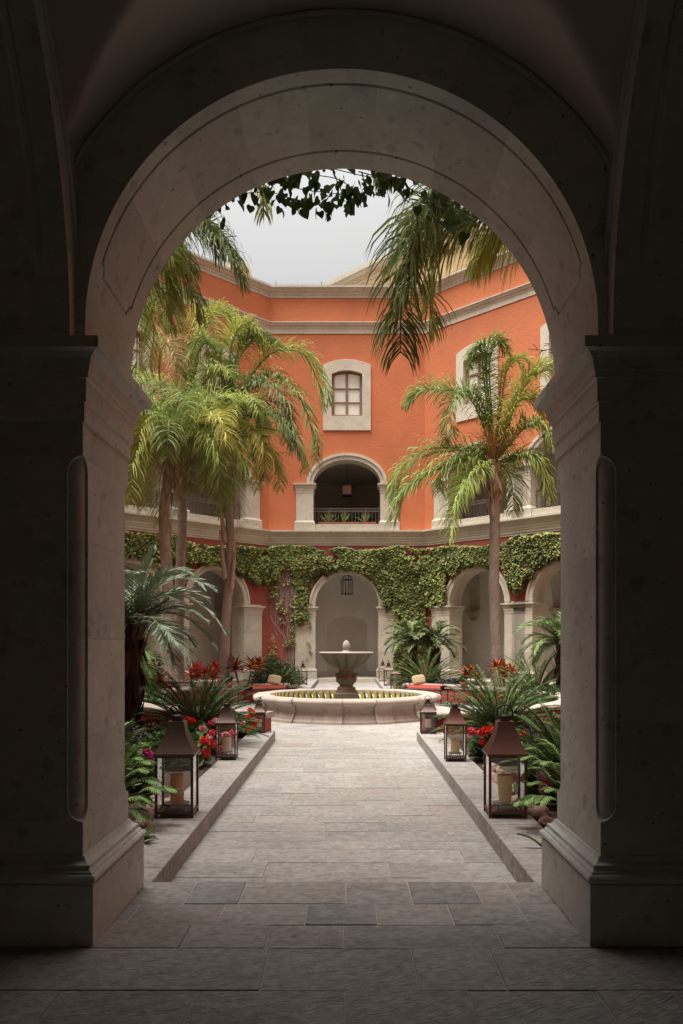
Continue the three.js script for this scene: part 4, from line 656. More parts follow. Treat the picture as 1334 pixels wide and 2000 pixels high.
// old leaf bases and fibres sheathing a trunk between two heights
function sheath(parent, c0, c1, rad, r, n, colA, colB) {
  const L = new Leaves(); for (let i = 0; i < n; i++) { const t = r(), q = c0.clone().lerp(c1, t), a = r() * 6.2832, o = V(Math.cos(a), 0, Math.sin(a)); L.blade(q.clone().addScaledVector(o, rad * (0.85 + 0.2 * r())), V(o.x * 0.35, r() < 0.45 ? 1 : -1, o.z * 0.35), 0.18 + 0.35 * r(), 0.03 + 0.07 * r(), 0.1, mixC(colA, colB, r()), r, 3); }
  return obj('leaf_bases', L.geo(), M.plain, parent);
}
const seen = (d0) => (list) => list.map(([x, y, d]) => at(x, y, d ?? d0));
function palm(name, label, group, { trunk, r0, r1, crown, fronds, explicit = [], seed, opt, flare, spearLen = 1.6, bases = true }) {
  const base = trunk[0], t = thing(name, label, 'palm tree', [base.x, base.y, base.z], 0, group), r = rng(seed), O = base.clone(), loc = (p) => p.clone().sub(O);
  obj('trunk', trunkGeo(trunk.map(loc), r0, r1, r, { flare }), M.bark, t);
  const c = loc(crown);
  if (bases) sheath(t, c.clone().add(V(0, -1.3, 0)), c.clone().add(V(0, 0.1, 0)), r1 * 1.1, r, 130, G.dryBrown, C(0.36, 0.22, 0.15));
  for (const e of explicit) { obj('frond', frond([c.clone(), ...e.pts.map(loc)], r, { ...opt, ...e.o }), M.leaf, t); if (!e.o.once) { const j = V((r() - 0.5) * 0.5, (r() - 0.6) * 0.4, (r() - 0.5) * 0.7); obj('frond', frond([c.clone(), ...e.pts.map((p, i) => loc(p).addScaledVector(j, (i + 1) / e.pts.length))], r, { ...opt, ...e.o, col: (e.o.col ?? opt.col).clone().lerp(G.palm, 0.5) }), M.leaf, t); } }
  for (const [az, el, len, bend, o] of fronds) obj('frond', frond(arch(c.clone().add(V(Math.cos(az) * 0.08, 0, Math.sin(az) * 0.08)), az, el, len, bend), r, { ...opt, ...o }), M.leaf, t);
  // the young unopened leaf
  if (spearLen) { const L = new Leaves(); L.tubeAlong([c, c.clone().add(V(0.05, spearLen * 0.6, 0)), c.clone().add(V(0.12, spearLen, 0.05))], 0.035, 0.006, G.palmLite, 6); obj('spear_leaf', L.geo(), M.leaf, t); }
  return t;
}
const queen = { n: 84, len: 0.9, w: 0.027, droop: 1.05, plume: 1.5, lift: 0.3, lean: 0.55, col: G.palm, col2: G.palmDeep, seg: 4 };
function ring(n, r, e0, e1, len, bend, o = {}, skip = () => false) { const l = []; for (let k = 0; k < n; k++) { const az = k * 2.39996 + r() * 0.4, t = k / n; if (!skip(az % 6.2832)) l.push([az, lerp(e0, e1, t), len * (0.85 + 0.25 * r()), bend * (0.85 + 0.4 * r()), typeof o === 'function' ? o(k, r) : o]); } return l; }
const tones = (k, r) => { const v = r(); return v < 0.14 ? { col: G.palmYel, col2: G.palmLite } : v < 0.45 ? { col: G.palmLite, col2: G.palm } : v < 0.8 ? { col: G.palm, col2: G.palmDeep } : { col: G.palmDeep, col2: G.palm }; };
const gq = 'tall feather palms of the courtyard';
// left group of three
{
  const s = seen(20.5), c = at(338, 868, 20.5), r = rng(1001);
  const t = palm('feather_palm', 'leftmost thick-trunked palm of the left group, with dry straw-coloured fronds hanging down its trunk', gq, { trunk: [at(334, 1330, 20.5), at(327, 1130, 20.5), at(321, 1000, 20.5), at(333, 905, 20.5), c], r0: 0.155, r1: 0.13, crown: c, seed: 12, flare: 0.06, opt: queen,
    fronds: [...ring(22, r, 1.25, -0.1, 2.7, 2.2, tones), [2.4, 0.9, 2.6, 2.9, { col: G.palmYel, col2: G.palmLite }], [1.9, 0.7, 2.2, 3.0, { col: G.palmYel, col2: G.palmLite }], [3.3, 0.5, 2.3, 2.8, { col: G.palmLite, col2: G.palm }], [2.9, 1.1, 2.7, 2.6, { col: G.palm, col2: G.palmLite }]],
    explicit: [{ pts: s([[330, 860], [300, 815], [275, 850], [262, 930, 20], [258, 980, 20]]), o: { col: G.palmYel, col2: G.palmLite } }, { pts: s([[325, 850], [290, 810], [262, 850], [256, 960]]), o: { col: G.palmLite, col2: G.palm } }, { pts: s([[330, 840], [310, 720], [320, 660, 20], [340, 690, 19.7], [345, 780, 19.5]]), o: { col: G.dry, col2: C(0.55, 0.45, 0.28), len: 0.8 } }, { pts: s([[335, 860], [318, 880, 20.2], [322, 960, 20.1], [335, 1050, 20.1]]), o: { once: 1, col: G.dry, col2: G.dryBrown, len: 0.4, n: 70, droop: 1.6 } }, { pts: s([[345, 860], [352, 880, 20.1], [350, 930, 20], [346, 1000, 20]]), o: { once: 1, col: G.dry, col2: G.dryBrown, len: 0.35, n: 60, droop: 1.6 } }] });
}
{
  const s = seen(23), c = at(368, 838, 23), r = rng(1002);
  palm('feather_palm', 'second palm of the left group, slim pale trunk just right of the leftmost one', gq, { trunk: [at(346, 1330, 23), at(352, 1130, 23), at(357, 1000, 23), at(360, 900, 23), c], r0: 0.155, r1: 0.125, crown: c, seed: 13, flare: 0.10, opt: { ...queen, len: 0.8 },
    fronds: ring(22, r, 1.3, 0.0, 3.0, 2.2, tones),
    explicit: [{ pts: s([[375, 760], [395, 650], [420, 610], [450, 620], [470, 660]]), o: { col: G.palmLite, col2: G.palmYel } }, { pts: s([[370, 760], [372, 650], [395, 610, 22.7], [405, 650, 22.4], [400, 760, 22.2]]), o: { col: G.palmYel, col2: G.palmLite, len: 0.9 } }, { pts: s([[385, 780], [430, 680], [480, 650], [520, 680]]), o: { col: G.palm } }, { pts: s([[380, 830], [395, 840], [405, 880, 22.5], [400, 950, 22.4]]), o: { len: 0.5 } }, { pts: s([[360, 760], [330, 660], [290, 600], [262, 640]]), o: { col: G.palm } }, { pts: s([[365, 750], [350, 640], [325, 585], [300, 600], [285, 660]]), o: { col: G.palmDeep } }] });
}
{
  const s = seen(22), c = at(443, 852, 22), r = rng(1003);
  const t = palm('feather_palm', 'third palm of the left group, slender leaning trunk with one withered frond hanging along it', gq, { trunk: [at(437, 1335, 22), at(442, 1200, 22), at(450, 1100, 22), at(446, 960, 22), c], r0: 0.135, r1: 0.115, crown: c, seed: 14, flare: 0.05, opt: { ...queen, len: 0.74 },
    fronds: ring(20, r, 1.25, 0.05, 2.7, 2.3, tones, (az) => az > 3.6 && az < 5.8),
    explicit: [{ pts: s([[470, 770], [530, 690], [590, 690], [622, 750], [632, 800]]), o: { col: G.palmLite, col2: G.palm } }, { pts: s([[465, 780], [520, 730], [575, 760, 21.5], [610, 840, 21.3], [618, 900, 21.2]]), o: { col: G.palm, col2: G.palmDeep } }, { pts: s([[460, 790], [505, 745, 21.6], [545, 770, 21.2], [560, 830, 21], [568, 880, 21]]), o: { col: G.palmDeep, col2: G.silver, len: 0.85 } }, { pts: s([[455, 800], [485, 790], [505, 830], [515, 900], [516, 940]]), o: { col: G.palm } }, { pts: s([[450, 770], [470, 680], [500, 655], [540, 665]]), o: { col: G.palmDeep } }, { pts: s([[440, 770], [425, 690], [400, 670], [375, 720]]), o: { col: G.palm } }, { pts: s([[446, 760], [455, 660], [480, 640], [510, 680]]), o: { col: G.palmLite, col2: G.palmYel } }, { pts: s([[450, 880, 21.8], [462, 910, 21.7], [466, 1000, 21.6], [455, 1095, 21.6]]), o: { once: 1, col: G.dry, col2: C(0.36, 0.29, 0.13), len: 0.62, n: 60, w: 0.03, droop: 0.35, lean: 0.9, plume: 0.5, lift: 0, side: V(1, 0, 0), ribCol: G.dry } }] });
  // split stubs of cut fronds
  const L = new Leaves(), O = t.position; for (const pts of [[[424, 950, 22], [432, 1000, 21.9], [440, 1060, 21.9]], [[430, 1036, 21.9], [434, 1080, 21.85], [440, 1130, 21.85]], [[459, 1070, 21.9], [457, 1100, 21.85], [452, 1150, 21.85]]]) L.tubeAlong(pts.map((p) => at(...p).sub(O)), 0.03, 0.075, C(0.42, 0.31, 0.25), 6);
  obj('frond_stub', L.geo(), M.plain, t);
}
// single palm on the right
{
  const s = seen(22), c = at(964, 905, 22), r = rng(1004);
  const t = palm('feather_palm', 'single palm on the right with an orange fibrous crown base and a smooth grey-pink trunk', gq, { trunk: [at(972, 1335, 22), at(965, 1150, 22), at(966, 1050, 22), at(966, 960, 22), c], r0: 0.15, r1: 0.14, crown: c, seed: 15, flare: 0.05, spearLen: 0, opt: { ...queen, len: 0.95, w: 0.03 },
    fronds: ring(12, r, 0.9, 0.0, 2.3, 2.4, tones, (az) => az < 3.2),
    explicit: [{ pts: s([[958, 800], [950, 720], [955, 672], [972, 660], [985, 690]]), o: { col: G.palm, col2: G.palmDeep, len: 0.6 } }, { pts: s([[952, 800], [943, 720], [938, 680], [922, 690], [915, 720]]), o: { col: G.palm, len: 0.55 } }, { pts: s([[950, 850], [915, 775], [868, 762], [820, 765], [795, 790]]), o: { col: G.palm, col2: G.palmDeep } }, { pts: s([[955, 830], [930, 770], [895, 770, 21.5], [880, 820, 21.3], [885, 850, 21.2]]), o: { col: G.palm, col2: G.silver, len: 0.7 } }, { pts: s([[945, 885], [890, 880], [830, 890], [785, 930], [768, 980]]), o: { col: G.palm, col2: G.palmLite } }, { pts: s([[940, 895], [885, 905, 21.7], [830, 925, 21.5], [785, 960, 21.4], [758, 1020, 21.4]]), o: { col: G.palm, col2: G.palmLite } }, { pts: s([[945, 915, 21.7], [915, 935, 21.4], [893, 975, 21.2], [882, 1050, 21.1]]), o: { col: G.palmLite, col2: G.palm } }, { pts: s([[985, 840], [1015, 770], [1050, 730], [1085, 720]]), o: { col: G.palmLite, col2: G.palmYel } }, { pts: s([[985, 860], [1005, 790], [1035, 780], [1062, 810]]), o: { col: G.palmYel, col2: G.palmLite } }, { pts: s([[990, 870], [1020, 830], [1050, 830, 21.6], [1068, 880, 21.5]]), o: { col: G.palmLite, col2: G.palm, len: 0.75 } }, { pts: s([[1000, 900], [1035, 890, 21.6], [1060, 920, 21.4], [1072, 980, 21.3]]), o: { col: G.palm, col2: G.palmLite, len: 0.7 } }, { pts: s([[975, 790], [985, 720], [1010, 705], [1030, 740]]), o: { col: G.palmYel, col2: G.palm, len: 0.5 } }] });
  const L = new Leaves(), q = rng(88), o = loc0(c, t); function loc0(p, h) { return p.clone().sub(h.position); }
  for (let i = 0; i < 260; i++) { const a = q() * 6.28, b = o.clone().add(V(Math.cos(a) * 0.12, 0.1 + q() * 0.4, Math.sin(a) * 0.12)); L.blade(b, V(Math.cos(a), 0.5 + q() * 1.2, Math.sin(a)), 0.5 + 0.6 * q(), 0.012, 0.6, mixC(C(0.55, 0.22, 0.07), C(0.45, 0.27, 0.12), q()), q, 4); }
  obj('flower_stalks', L.geo(), M.plain, t);
}
// the two near palms whose crowns stand above the arch: only their fronds hang into view
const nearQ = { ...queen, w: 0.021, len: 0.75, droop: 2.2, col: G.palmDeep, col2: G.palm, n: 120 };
{
  const c = at(1135, 300, 8.2), s = seen(7.8), r = rng(1005);
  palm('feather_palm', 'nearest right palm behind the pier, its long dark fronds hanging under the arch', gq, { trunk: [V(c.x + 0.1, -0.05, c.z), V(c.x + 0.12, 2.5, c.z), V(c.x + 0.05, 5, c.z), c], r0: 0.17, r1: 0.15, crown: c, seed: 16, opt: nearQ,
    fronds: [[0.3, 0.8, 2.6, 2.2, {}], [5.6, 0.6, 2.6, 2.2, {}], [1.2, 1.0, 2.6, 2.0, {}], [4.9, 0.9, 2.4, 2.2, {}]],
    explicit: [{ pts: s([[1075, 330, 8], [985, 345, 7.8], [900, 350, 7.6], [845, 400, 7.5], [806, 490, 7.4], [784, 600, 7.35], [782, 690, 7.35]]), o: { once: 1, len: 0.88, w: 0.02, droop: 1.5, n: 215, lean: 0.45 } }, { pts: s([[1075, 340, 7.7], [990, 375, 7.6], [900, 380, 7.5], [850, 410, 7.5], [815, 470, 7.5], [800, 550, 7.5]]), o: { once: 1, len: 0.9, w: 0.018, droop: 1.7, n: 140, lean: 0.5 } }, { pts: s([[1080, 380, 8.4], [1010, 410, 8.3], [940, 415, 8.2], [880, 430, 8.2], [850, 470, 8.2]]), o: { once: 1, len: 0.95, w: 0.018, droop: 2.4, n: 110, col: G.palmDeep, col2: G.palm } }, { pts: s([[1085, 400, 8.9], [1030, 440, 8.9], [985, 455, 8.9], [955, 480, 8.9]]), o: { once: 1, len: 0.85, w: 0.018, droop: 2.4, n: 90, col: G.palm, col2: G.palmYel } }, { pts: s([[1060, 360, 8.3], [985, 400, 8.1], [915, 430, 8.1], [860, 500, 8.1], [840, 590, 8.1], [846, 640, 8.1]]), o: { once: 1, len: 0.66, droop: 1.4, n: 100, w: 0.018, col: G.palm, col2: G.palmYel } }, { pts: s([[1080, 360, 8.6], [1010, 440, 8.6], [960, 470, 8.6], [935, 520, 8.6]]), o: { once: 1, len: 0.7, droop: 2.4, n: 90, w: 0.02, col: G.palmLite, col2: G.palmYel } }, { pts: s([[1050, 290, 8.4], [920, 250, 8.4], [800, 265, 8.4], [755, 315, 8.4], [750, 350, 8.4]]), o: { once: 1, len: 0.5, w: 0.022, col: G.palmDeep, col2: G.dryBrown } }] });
}
{
  const c = at(205, 470, 13), s = seen(13), r = rng(1006);
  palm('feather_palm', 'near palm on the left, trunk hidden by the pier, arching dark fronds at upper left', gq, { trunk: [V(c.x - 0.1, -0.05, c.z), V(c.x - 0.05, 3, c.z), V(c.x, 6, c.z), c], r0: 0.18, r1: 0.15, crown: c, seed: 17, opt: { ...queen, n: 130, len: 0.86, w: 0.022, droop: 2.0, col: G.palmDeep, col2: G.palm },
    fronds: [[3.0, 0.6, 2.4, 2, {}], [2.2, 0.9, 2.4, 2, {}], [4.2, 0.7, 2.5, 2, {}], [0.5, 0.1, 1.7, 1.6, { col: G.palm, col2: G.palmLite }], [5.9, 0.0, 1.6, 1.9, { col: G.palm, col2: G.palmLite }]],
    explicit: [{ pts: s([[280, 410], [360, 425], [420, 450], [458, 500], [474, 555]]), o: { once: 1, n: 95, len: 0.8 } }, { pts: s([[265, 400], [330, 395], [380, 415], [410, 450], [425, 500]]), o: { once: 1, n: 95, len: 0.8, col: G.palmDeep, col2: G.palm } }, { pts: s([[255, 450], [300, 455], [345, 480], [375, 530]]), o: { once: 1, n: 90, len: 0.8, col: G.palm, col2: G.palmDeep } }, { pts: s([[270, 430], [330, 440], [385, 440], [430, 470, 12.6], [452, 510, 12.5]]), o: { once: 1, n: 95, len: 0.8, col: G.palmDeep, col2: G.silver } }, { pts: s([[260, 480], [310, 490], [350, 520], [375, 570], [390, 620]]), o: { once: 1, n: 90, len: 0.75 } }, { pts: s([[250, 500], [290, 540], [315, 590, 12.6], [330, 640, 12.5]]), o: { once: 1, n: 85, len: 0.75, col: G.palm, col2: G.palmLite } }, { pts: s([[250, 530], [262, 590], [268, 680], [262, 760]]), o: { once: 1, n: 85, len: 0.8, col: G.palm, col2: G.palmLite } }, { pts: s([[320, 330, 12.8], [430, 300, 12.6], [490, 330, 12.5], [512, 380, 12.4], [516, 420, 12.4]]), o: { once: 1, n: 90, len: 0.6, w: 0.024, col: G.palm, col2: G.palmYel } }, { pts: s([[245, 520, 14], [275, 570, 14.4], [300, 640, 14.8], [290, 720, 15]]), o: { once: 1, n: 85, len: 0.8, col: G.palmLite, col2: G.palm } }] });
}

// date palms with silvery feathery fronds and shaggy trunks
function datePalm(label, pos, h, rad, len, nF, seed, o = {}, explicit = [], lean = 0) {
  const t = thing('date_palm', label, 'palm', [pos.x, pos.y, pos.z], 0, 'low silvery date palms'), r = rng(seed), c = V(lean, h, 0);
  obj('trunk', trunkGeo([V(0, -0.05, 0), V(lean * 0.4, h * 0.5, 0), c], rad, rad * 1.05, r, { flare: 0.02, rings: 0.07, rough: rad * 0.5, colA: C(0.06, 0.04, 0.03), colB: C(0.09, 0.045, 0.035) }), M.bark, t);
  sheath(t, V(lean * 0.1, 0.15 * h, 0), c, rad * 1.05, r, 160, C(0.05, 0.03, 0.022), C(0.10, 0.055, 0.04));
  const opt = { n: 64, len: 0.32, w: 0.021, droop: 0.35, plume: 0.5, lift: 0.15, lean: 0.75, col: G.silver, col2: C(0.12, 0.18, 0.09), rib: 0.014, seg: 3, from: 0.1, ...o };
  for (const e of explicit) obj('frond', frond([c, ...e.map((p) => p.clone().sub(pos))], r, opt), M.leafSolid, t);
  for (let k = 0; k < nF; k++) obj('frond', frond(arch(c, k * 2.39996 + r() * 0.5, lerp(1.35, -0.1, k / nF) + 0.1 * r(), len * (0.8 + 0.3 * r()), 1.7 * (0.8 + 0.4 * r())), r, opt), M.leafSolid, t);
}
{ const s = seen(11.5); datePalm('large silvery blue-green date palm at the left edge beside the near pier', V(-3.12, -0.05, -11.5), 1.78, 0.085, 1.35, 24, 21, { len: 0.36, n: 56 }, [s([[300, 1190], [350, 1165], [400, 1185], [440, 1235]]), s([[300, 1200], [345, 1200], [390, 1225], [425, 1270]]), s([[290, 1160], [320, 1120], [360, 1115], [400, 1150]]), s([[300, 1150, 11], [350, 1130, 11], [395, 1140, 11], [415, 1150, 11]]), s([[290, 1215, 11], [320, 1225, 10.7], [350, 1260, 10.5]]), s([[275, 1150], [290, 1100], [300, 1075]])]); }
datePalm('small date palm with a dark red-brown trunk left of the pair by the ivy', V(2.08, -0.05, -25.2), 1.55, 0.11, 1.15, 20, 22, { col: C(0.20, 0.25, 0.11) });
datePalm('small date palm with a dark red-brown trunk right of the pair by the ivy', V(2.78, -0.05, -25.0), 1.5, 0.11, 1.15, 20, 23, { col: C(0.20, 0.25, 0.11) });
datePalm('bushy date palm at the right edge beside the near pier', V(5.35, -0.05, -19.5), 1.5, 0.12, 1.4, 24, 24, { col: C(0.17, 0.26, 0.09), len: 0.36 });
datePalm('bushy green date palm far back on the left between the palm trunks', V(-5.3, -0.05, -19.0), 1.0, 0.12, 1.3, 22, 25, { col: C(0.15, 0.22, 0.07), len: 0.34 });

// cycads: stiff dark rosettes
function cycad(label, pos, len, nF, seed, { el0 = 1.4, el1 = 0.05, lite = 0, bend = 0.75, leaf = 0.125, w = 0.01, n = 60, squash = 1 } = {}) {
  const t = thing('cycad', label, 'cycad', [pos.x, pos.y, pos.z], 0, 'dark green cycads'), r = rng(seed);
  obj('stem', trunkGeo([V(0, -0.1, 0), V(0, 0.08, 0), V(0, 0.22, 0)], 0.12, 0.1, r, { flare: 0.02, rings: 0.05, rough: 0.05, colA: C(0.09, 0.06, 0.04), colB: C(0.06, 0.04, 0.03) }), M.bark, t);
  for (let k = 0; k < nF; k++) { const az = k * 2.39996 + 0.3 * r(); obj('frond', frond(arch(V(Math.cos(az) * 0.05, 0.18, Math.sin(az) * 0.05), az, lerp(el0, el1, Math.pow(k / nF, 0.85)) + 0.08 * r(), len * (0.85 + 0.25 * r()), bend * (0.8 + 0.4 * r()), 12), r, { n, len: leaf, w, droop: 0.12, plume: 0.12, lift: 0.45, lean: 0.75, col: mixC(G.cycad, G.cycadLite, lite), col2: mixC(G.cycadLite, G.palmLite, lite * 0.6), rib: 0.010, ribCol: C(0.10, 0.13, 0.04), seg: 2, from: 0.07 }), M.leafSolid, t); }
}
cycad('large dark cycad on the left behind the second lantern', V(-2.18, 0.0, -11.6), 1.0, 84, 31);
cycad('large dark cycad on the right behind the third lantern', V(2.32, 0.0, -11.9), 1.05, 86, 32);
cycad('dark cycad at the right edge behind the largest right lantern', V(2.42, -0.05, -8.6), 0.85, 50, 33);
cycad('round bright cycad by the right doorway pillar in front of the ivy', V(2.35, 0.0, -23.6), 1.25, 70, 34, { lite: 0.55 });
cycad('pale green cycad at the far right before the pillars', V(4.75, 0.0, -19.8), 1.2, 60, 35, { lite: 0.85 });
cycad('small cycad behind the left pillow', V(-1.95, 0.1, -23.8), 0.65, 30, 36, { lite: 0.5 });

// rosettes of red and yellow sword leaves (bromeliads, crotons)
function rosette(label, pos, rad, n, cols, seed, kind = 'croton', h = 0.0) {
  const t = thing(kind + '_plant', label, kind, [pos.x, pos.y, pos.z]), r = rng(seed), L = new Leaves(), S = new Leaves();
  const heads = Math.max(1, Math.round(n / 22));
  for (let q = 0; q < heads; q++) {
    const hx = (r() - 0.5) * rad * 1.5 * (heads > 1), hz = (r() - 0.5) * rad * 1.2 * (heads > 1), top = V(hx, h + 0.12 + 0.25 * r(), hz); S.tubeAlong([V(hx * 0.5, -0.05, hz * 0.5), top], 0.018, 0.014, C(0.16, 0.11, 0.07));
    for (let k = 0; k < 22; k++) { const az = k * 2.39996, el = lerp(1.4, -0.15, k / 22), c = cols[Math.floor(r() * cols.length)], d = V(Math.cos(az) * Math.cos(el), Math.sin(el), Math.sin(az) * Math.cos(el)); L.leaf(top.clone().add(V(0, 0.1 * (1 - k / 22), 0)), d, V(0, 1, 0.01), rad * (0.42 + 0.2 * r()), rad * 0.17, mixC(c, C(c.r * 0.6, c.g * 0.6, c.b * 0.6), r() * 0.7), 0.25); }
  }
  obj('leaves', L.geo(), M.leafSolid, t); obj('stem', S.geo(), M.plain, t);
}
const RED = C(0.50, 0.04, 0.035), ORG = C(0.62, 0.16, 0.04), YEL = C(0.62, 0.42, 0.05), MAR = C(0.13, 0.03, 0.03), PNK = C(0.55, 0.09, 0.09), DKG = C(0.06, 0.09, 0.03);
rosette('row of scarlet and orange sword-leaved plants behind the left cycad', V(-4.15, 0.25, -20.6), 0.52, 66, [RED, ORG, RED, PNK], 41, 'bromeliad', 0.1);
rosette('scarlet bromeliads just left of the slender leaning palm trunk', V(-3.55, 0.25, -20.9), 0.5, 66, [RED, PNK, ORG, RED], 42, 'bromeliad', 0.15);
rosette('tall red and yellow croton just right of the slender leaning palm trunk', V(-2.85, 0.3, -21.8), 0.54, 88, [RED, MAR, PNK, YEL, MAR], 43, 'croton', 0.25);
rosette('red and yellow croton left of the right palm trunk', V(3.35, 0.2, -21.2), 0.42, 66, [RED, YEL, ORG, DKG], 44, 'croton', 0.1);
rosette('large orange and yellow croton right of the right palm trunk', V(4.25, 0.25, -20.9), 0.5, 110, [RED, ORG, YEL, ORG, MAR], 45, 'croton', 0.18);
rosette('yellow croton far left beside the thick palm trunk', V(-5.05, 0.35, -20.0), 0.4, 44, [YEL, YEL, DKG], 46, 'croton', 0.25);
rosette('reddish bromeliads far left under the thick palm trunk', V(-4.75, 0.2, -19.4), 0.55, 44, [RED, ORG, MAR], 47, 'bromeliad', 0.05);

// leafy masses: many small leaves scattered over a mound, one stuff part each
function leafGeo(kind, len, w) { const L = new Leaves(); L.leaf(V(0, 0, 0), V(0, 0.15, 1), V(0, 1, 0), len, w, C(1, 1, 1), 0.15, kind); const g = L.geo(); g.deleteAttribute('color'); return g; }
const leafTint = new THREE.MeshPhysicalMaterial({ color: 0xffffff, transmission: 0.25, thickness: 0, roughness: 0.85, specularIntensity: 0.6 }), leafGloss = new THREE.MeshPhysicalMaterial({ color: 0xffffff, roughness: 0.42 });
const dummy = new THREE.Object3D();
function scatter(name, parent, geo, n, r, place, cols, mat = leafTint) {
  const m = new THREE.InstancedMesh(geo, mat, n); let k = 0, tries = 0; const c = new THREE.Color();
  while (k < n && tries++ < n * 30) { const q = place(r); if (!q) continue; dummy.position.copy(q.p); dummy.lookAt(q.p.clone().add(q.d)); dummy.rotateZ((r() - 0.5) * (q.roll ?? 1.6)); dummy.scale.setScalar((q.s ?? 1) * (0.7 + 0.6 * r())); dummy.updateMatrix(); m.setMatrixAt(k, dummy.matrix); c.copy(cols[Math.floor(r() * cols.length)]).multiplyScalar((0.75 + 0.5 * r()) * (q.tint ?? 1)); m.setColorAt(k, c); k++; }
  m.count = k; m.name = name; m.castShadow = m.receiveShadow = true; m.userData.kind = 'stuff'; parent.add(m); return m;
}
function bush(name, label, category, pos, [rx, ry, rz], n, len, w, cols, seed, { kind = 0, mat, group } = {}) {
  const t = thing(name, label, category, [pos.x, pos.y, pos.z], 0, group), r = rng(seed);
  scatter('leaves', t, leafGeo(kind, len, w), n, r, () => { const a = r() * 6.2832, u = r(), q = Math.pow(r(), 0.4), h = Math.sqrt(1 - u * u), nx = Math.cos(a) * h, nz = Math.sin(a) * h, bump = 0.75 + 0.4 * fbm((nx + 1) / 2.2, (nz + 1 + u) / 3.2, 4, 2, seed % 50); return { p: V(nx * rx * q * bump, u * ry * q * bump + 0.02, nz * rz * q * bump), d: V(nx + (r() - 0.5), 0.3 + u * 0.4 + (r() - 0.5) * 1.2, nz + (r() - 0.5)), s: 1 }; }, cols, mat);
  const L = new Leaves(); for (let k = 0; k < 14; k++) { const a = r() * 6.28, q = 0.3 + 0.5 * r(); L.tubeAlong([V(0, -0.05, 0), V(Math.cos(a) * rx * q * 0.5, ry * 0.4, Math.sin(a) * rz * q * 0.5), V(Math.cos(a) * rx * q, ry * 0.8, Math.sin(a) * rz * q)], 0.008, 0.003, C(0.12, 0.12, 0.05), 4); }
  obj('stems', L.geo(), M.plain, t); return [t, r];
}
const gc = [C(0.05, 0.10, 0.03), C(0.07, 0.13, 0.035), C(0.04, 0.08, 0.03), C(0.10, 0.17, 0.05)];
// geraniums: round scarlet heads made of petals above scalloped leaves
function petals(rad, n, col, seed) { const L = new Leaves(), r = rng(seed); for (let i = 0; i < n; i++) { const y = 1 - 1.75 * (i + 0.5) / n, a = i * 2.39996, h = Math.sqrt(Math.max(0, 1 - y * y)), d = V(Math.cos(a) * h, y, Math.sin(a) * h), t = V(-d.z, 0.3, d.x).normalize().applyAxisAngle(d, r() * 6.28); L.leaf(d.clone().multiplyScalar(rad * (0.8 + 0.15 * r())), t.addScaledVector(d, 0.3), d, rad * 0.36, rad * 0.36, mixC(col, C(col.r * 0.7, col.g * 0.6, col.b * 0.6), r()), 0.1, 1); } return L.geo(); }
const SC = C(0.72, 0.035, 0.02), HOT = C(0.72, 0.05, 0.11), ROSE = C(0.75, 0.26, 0.32), MAG = C(0.55, 0.04, 0.30), LIL = C(0.66, 0.36, 0.58);
const headGeo = new Map(); const head = (c, v) => { const k = c.getHex() + ':' + v; if (!headGeo.has(k)) headGeo.set(k, petals(0.052, 110, c, 900 + v)); return headGeo.get(k); };
function geranium(label, pos, rad, h, n, heads, seed, cols = gc, group) {
  const [t, r] = bush('geranium', label, 'flowering plant', pos, [rad, h, rad], n, 0.085, 0.085, cols, seed, { kind: 1 });
  heads.forEach(([p, c, s], i) => { const m = obj('flower_head', head(c, i % 3), M.leafSolid, t); m.position.copy(p.clone().sub(pos)); m.scale.setScalar(s ?? 1); m.rotation.set(r(), r() * 6, r()); });
}
const gl = [C(0.07, 0.14, 0.03), C(0.10, 0.18, 0.045), C(0.05, 0.10, 0.025), C(0.13, 0.20, 0.07)];
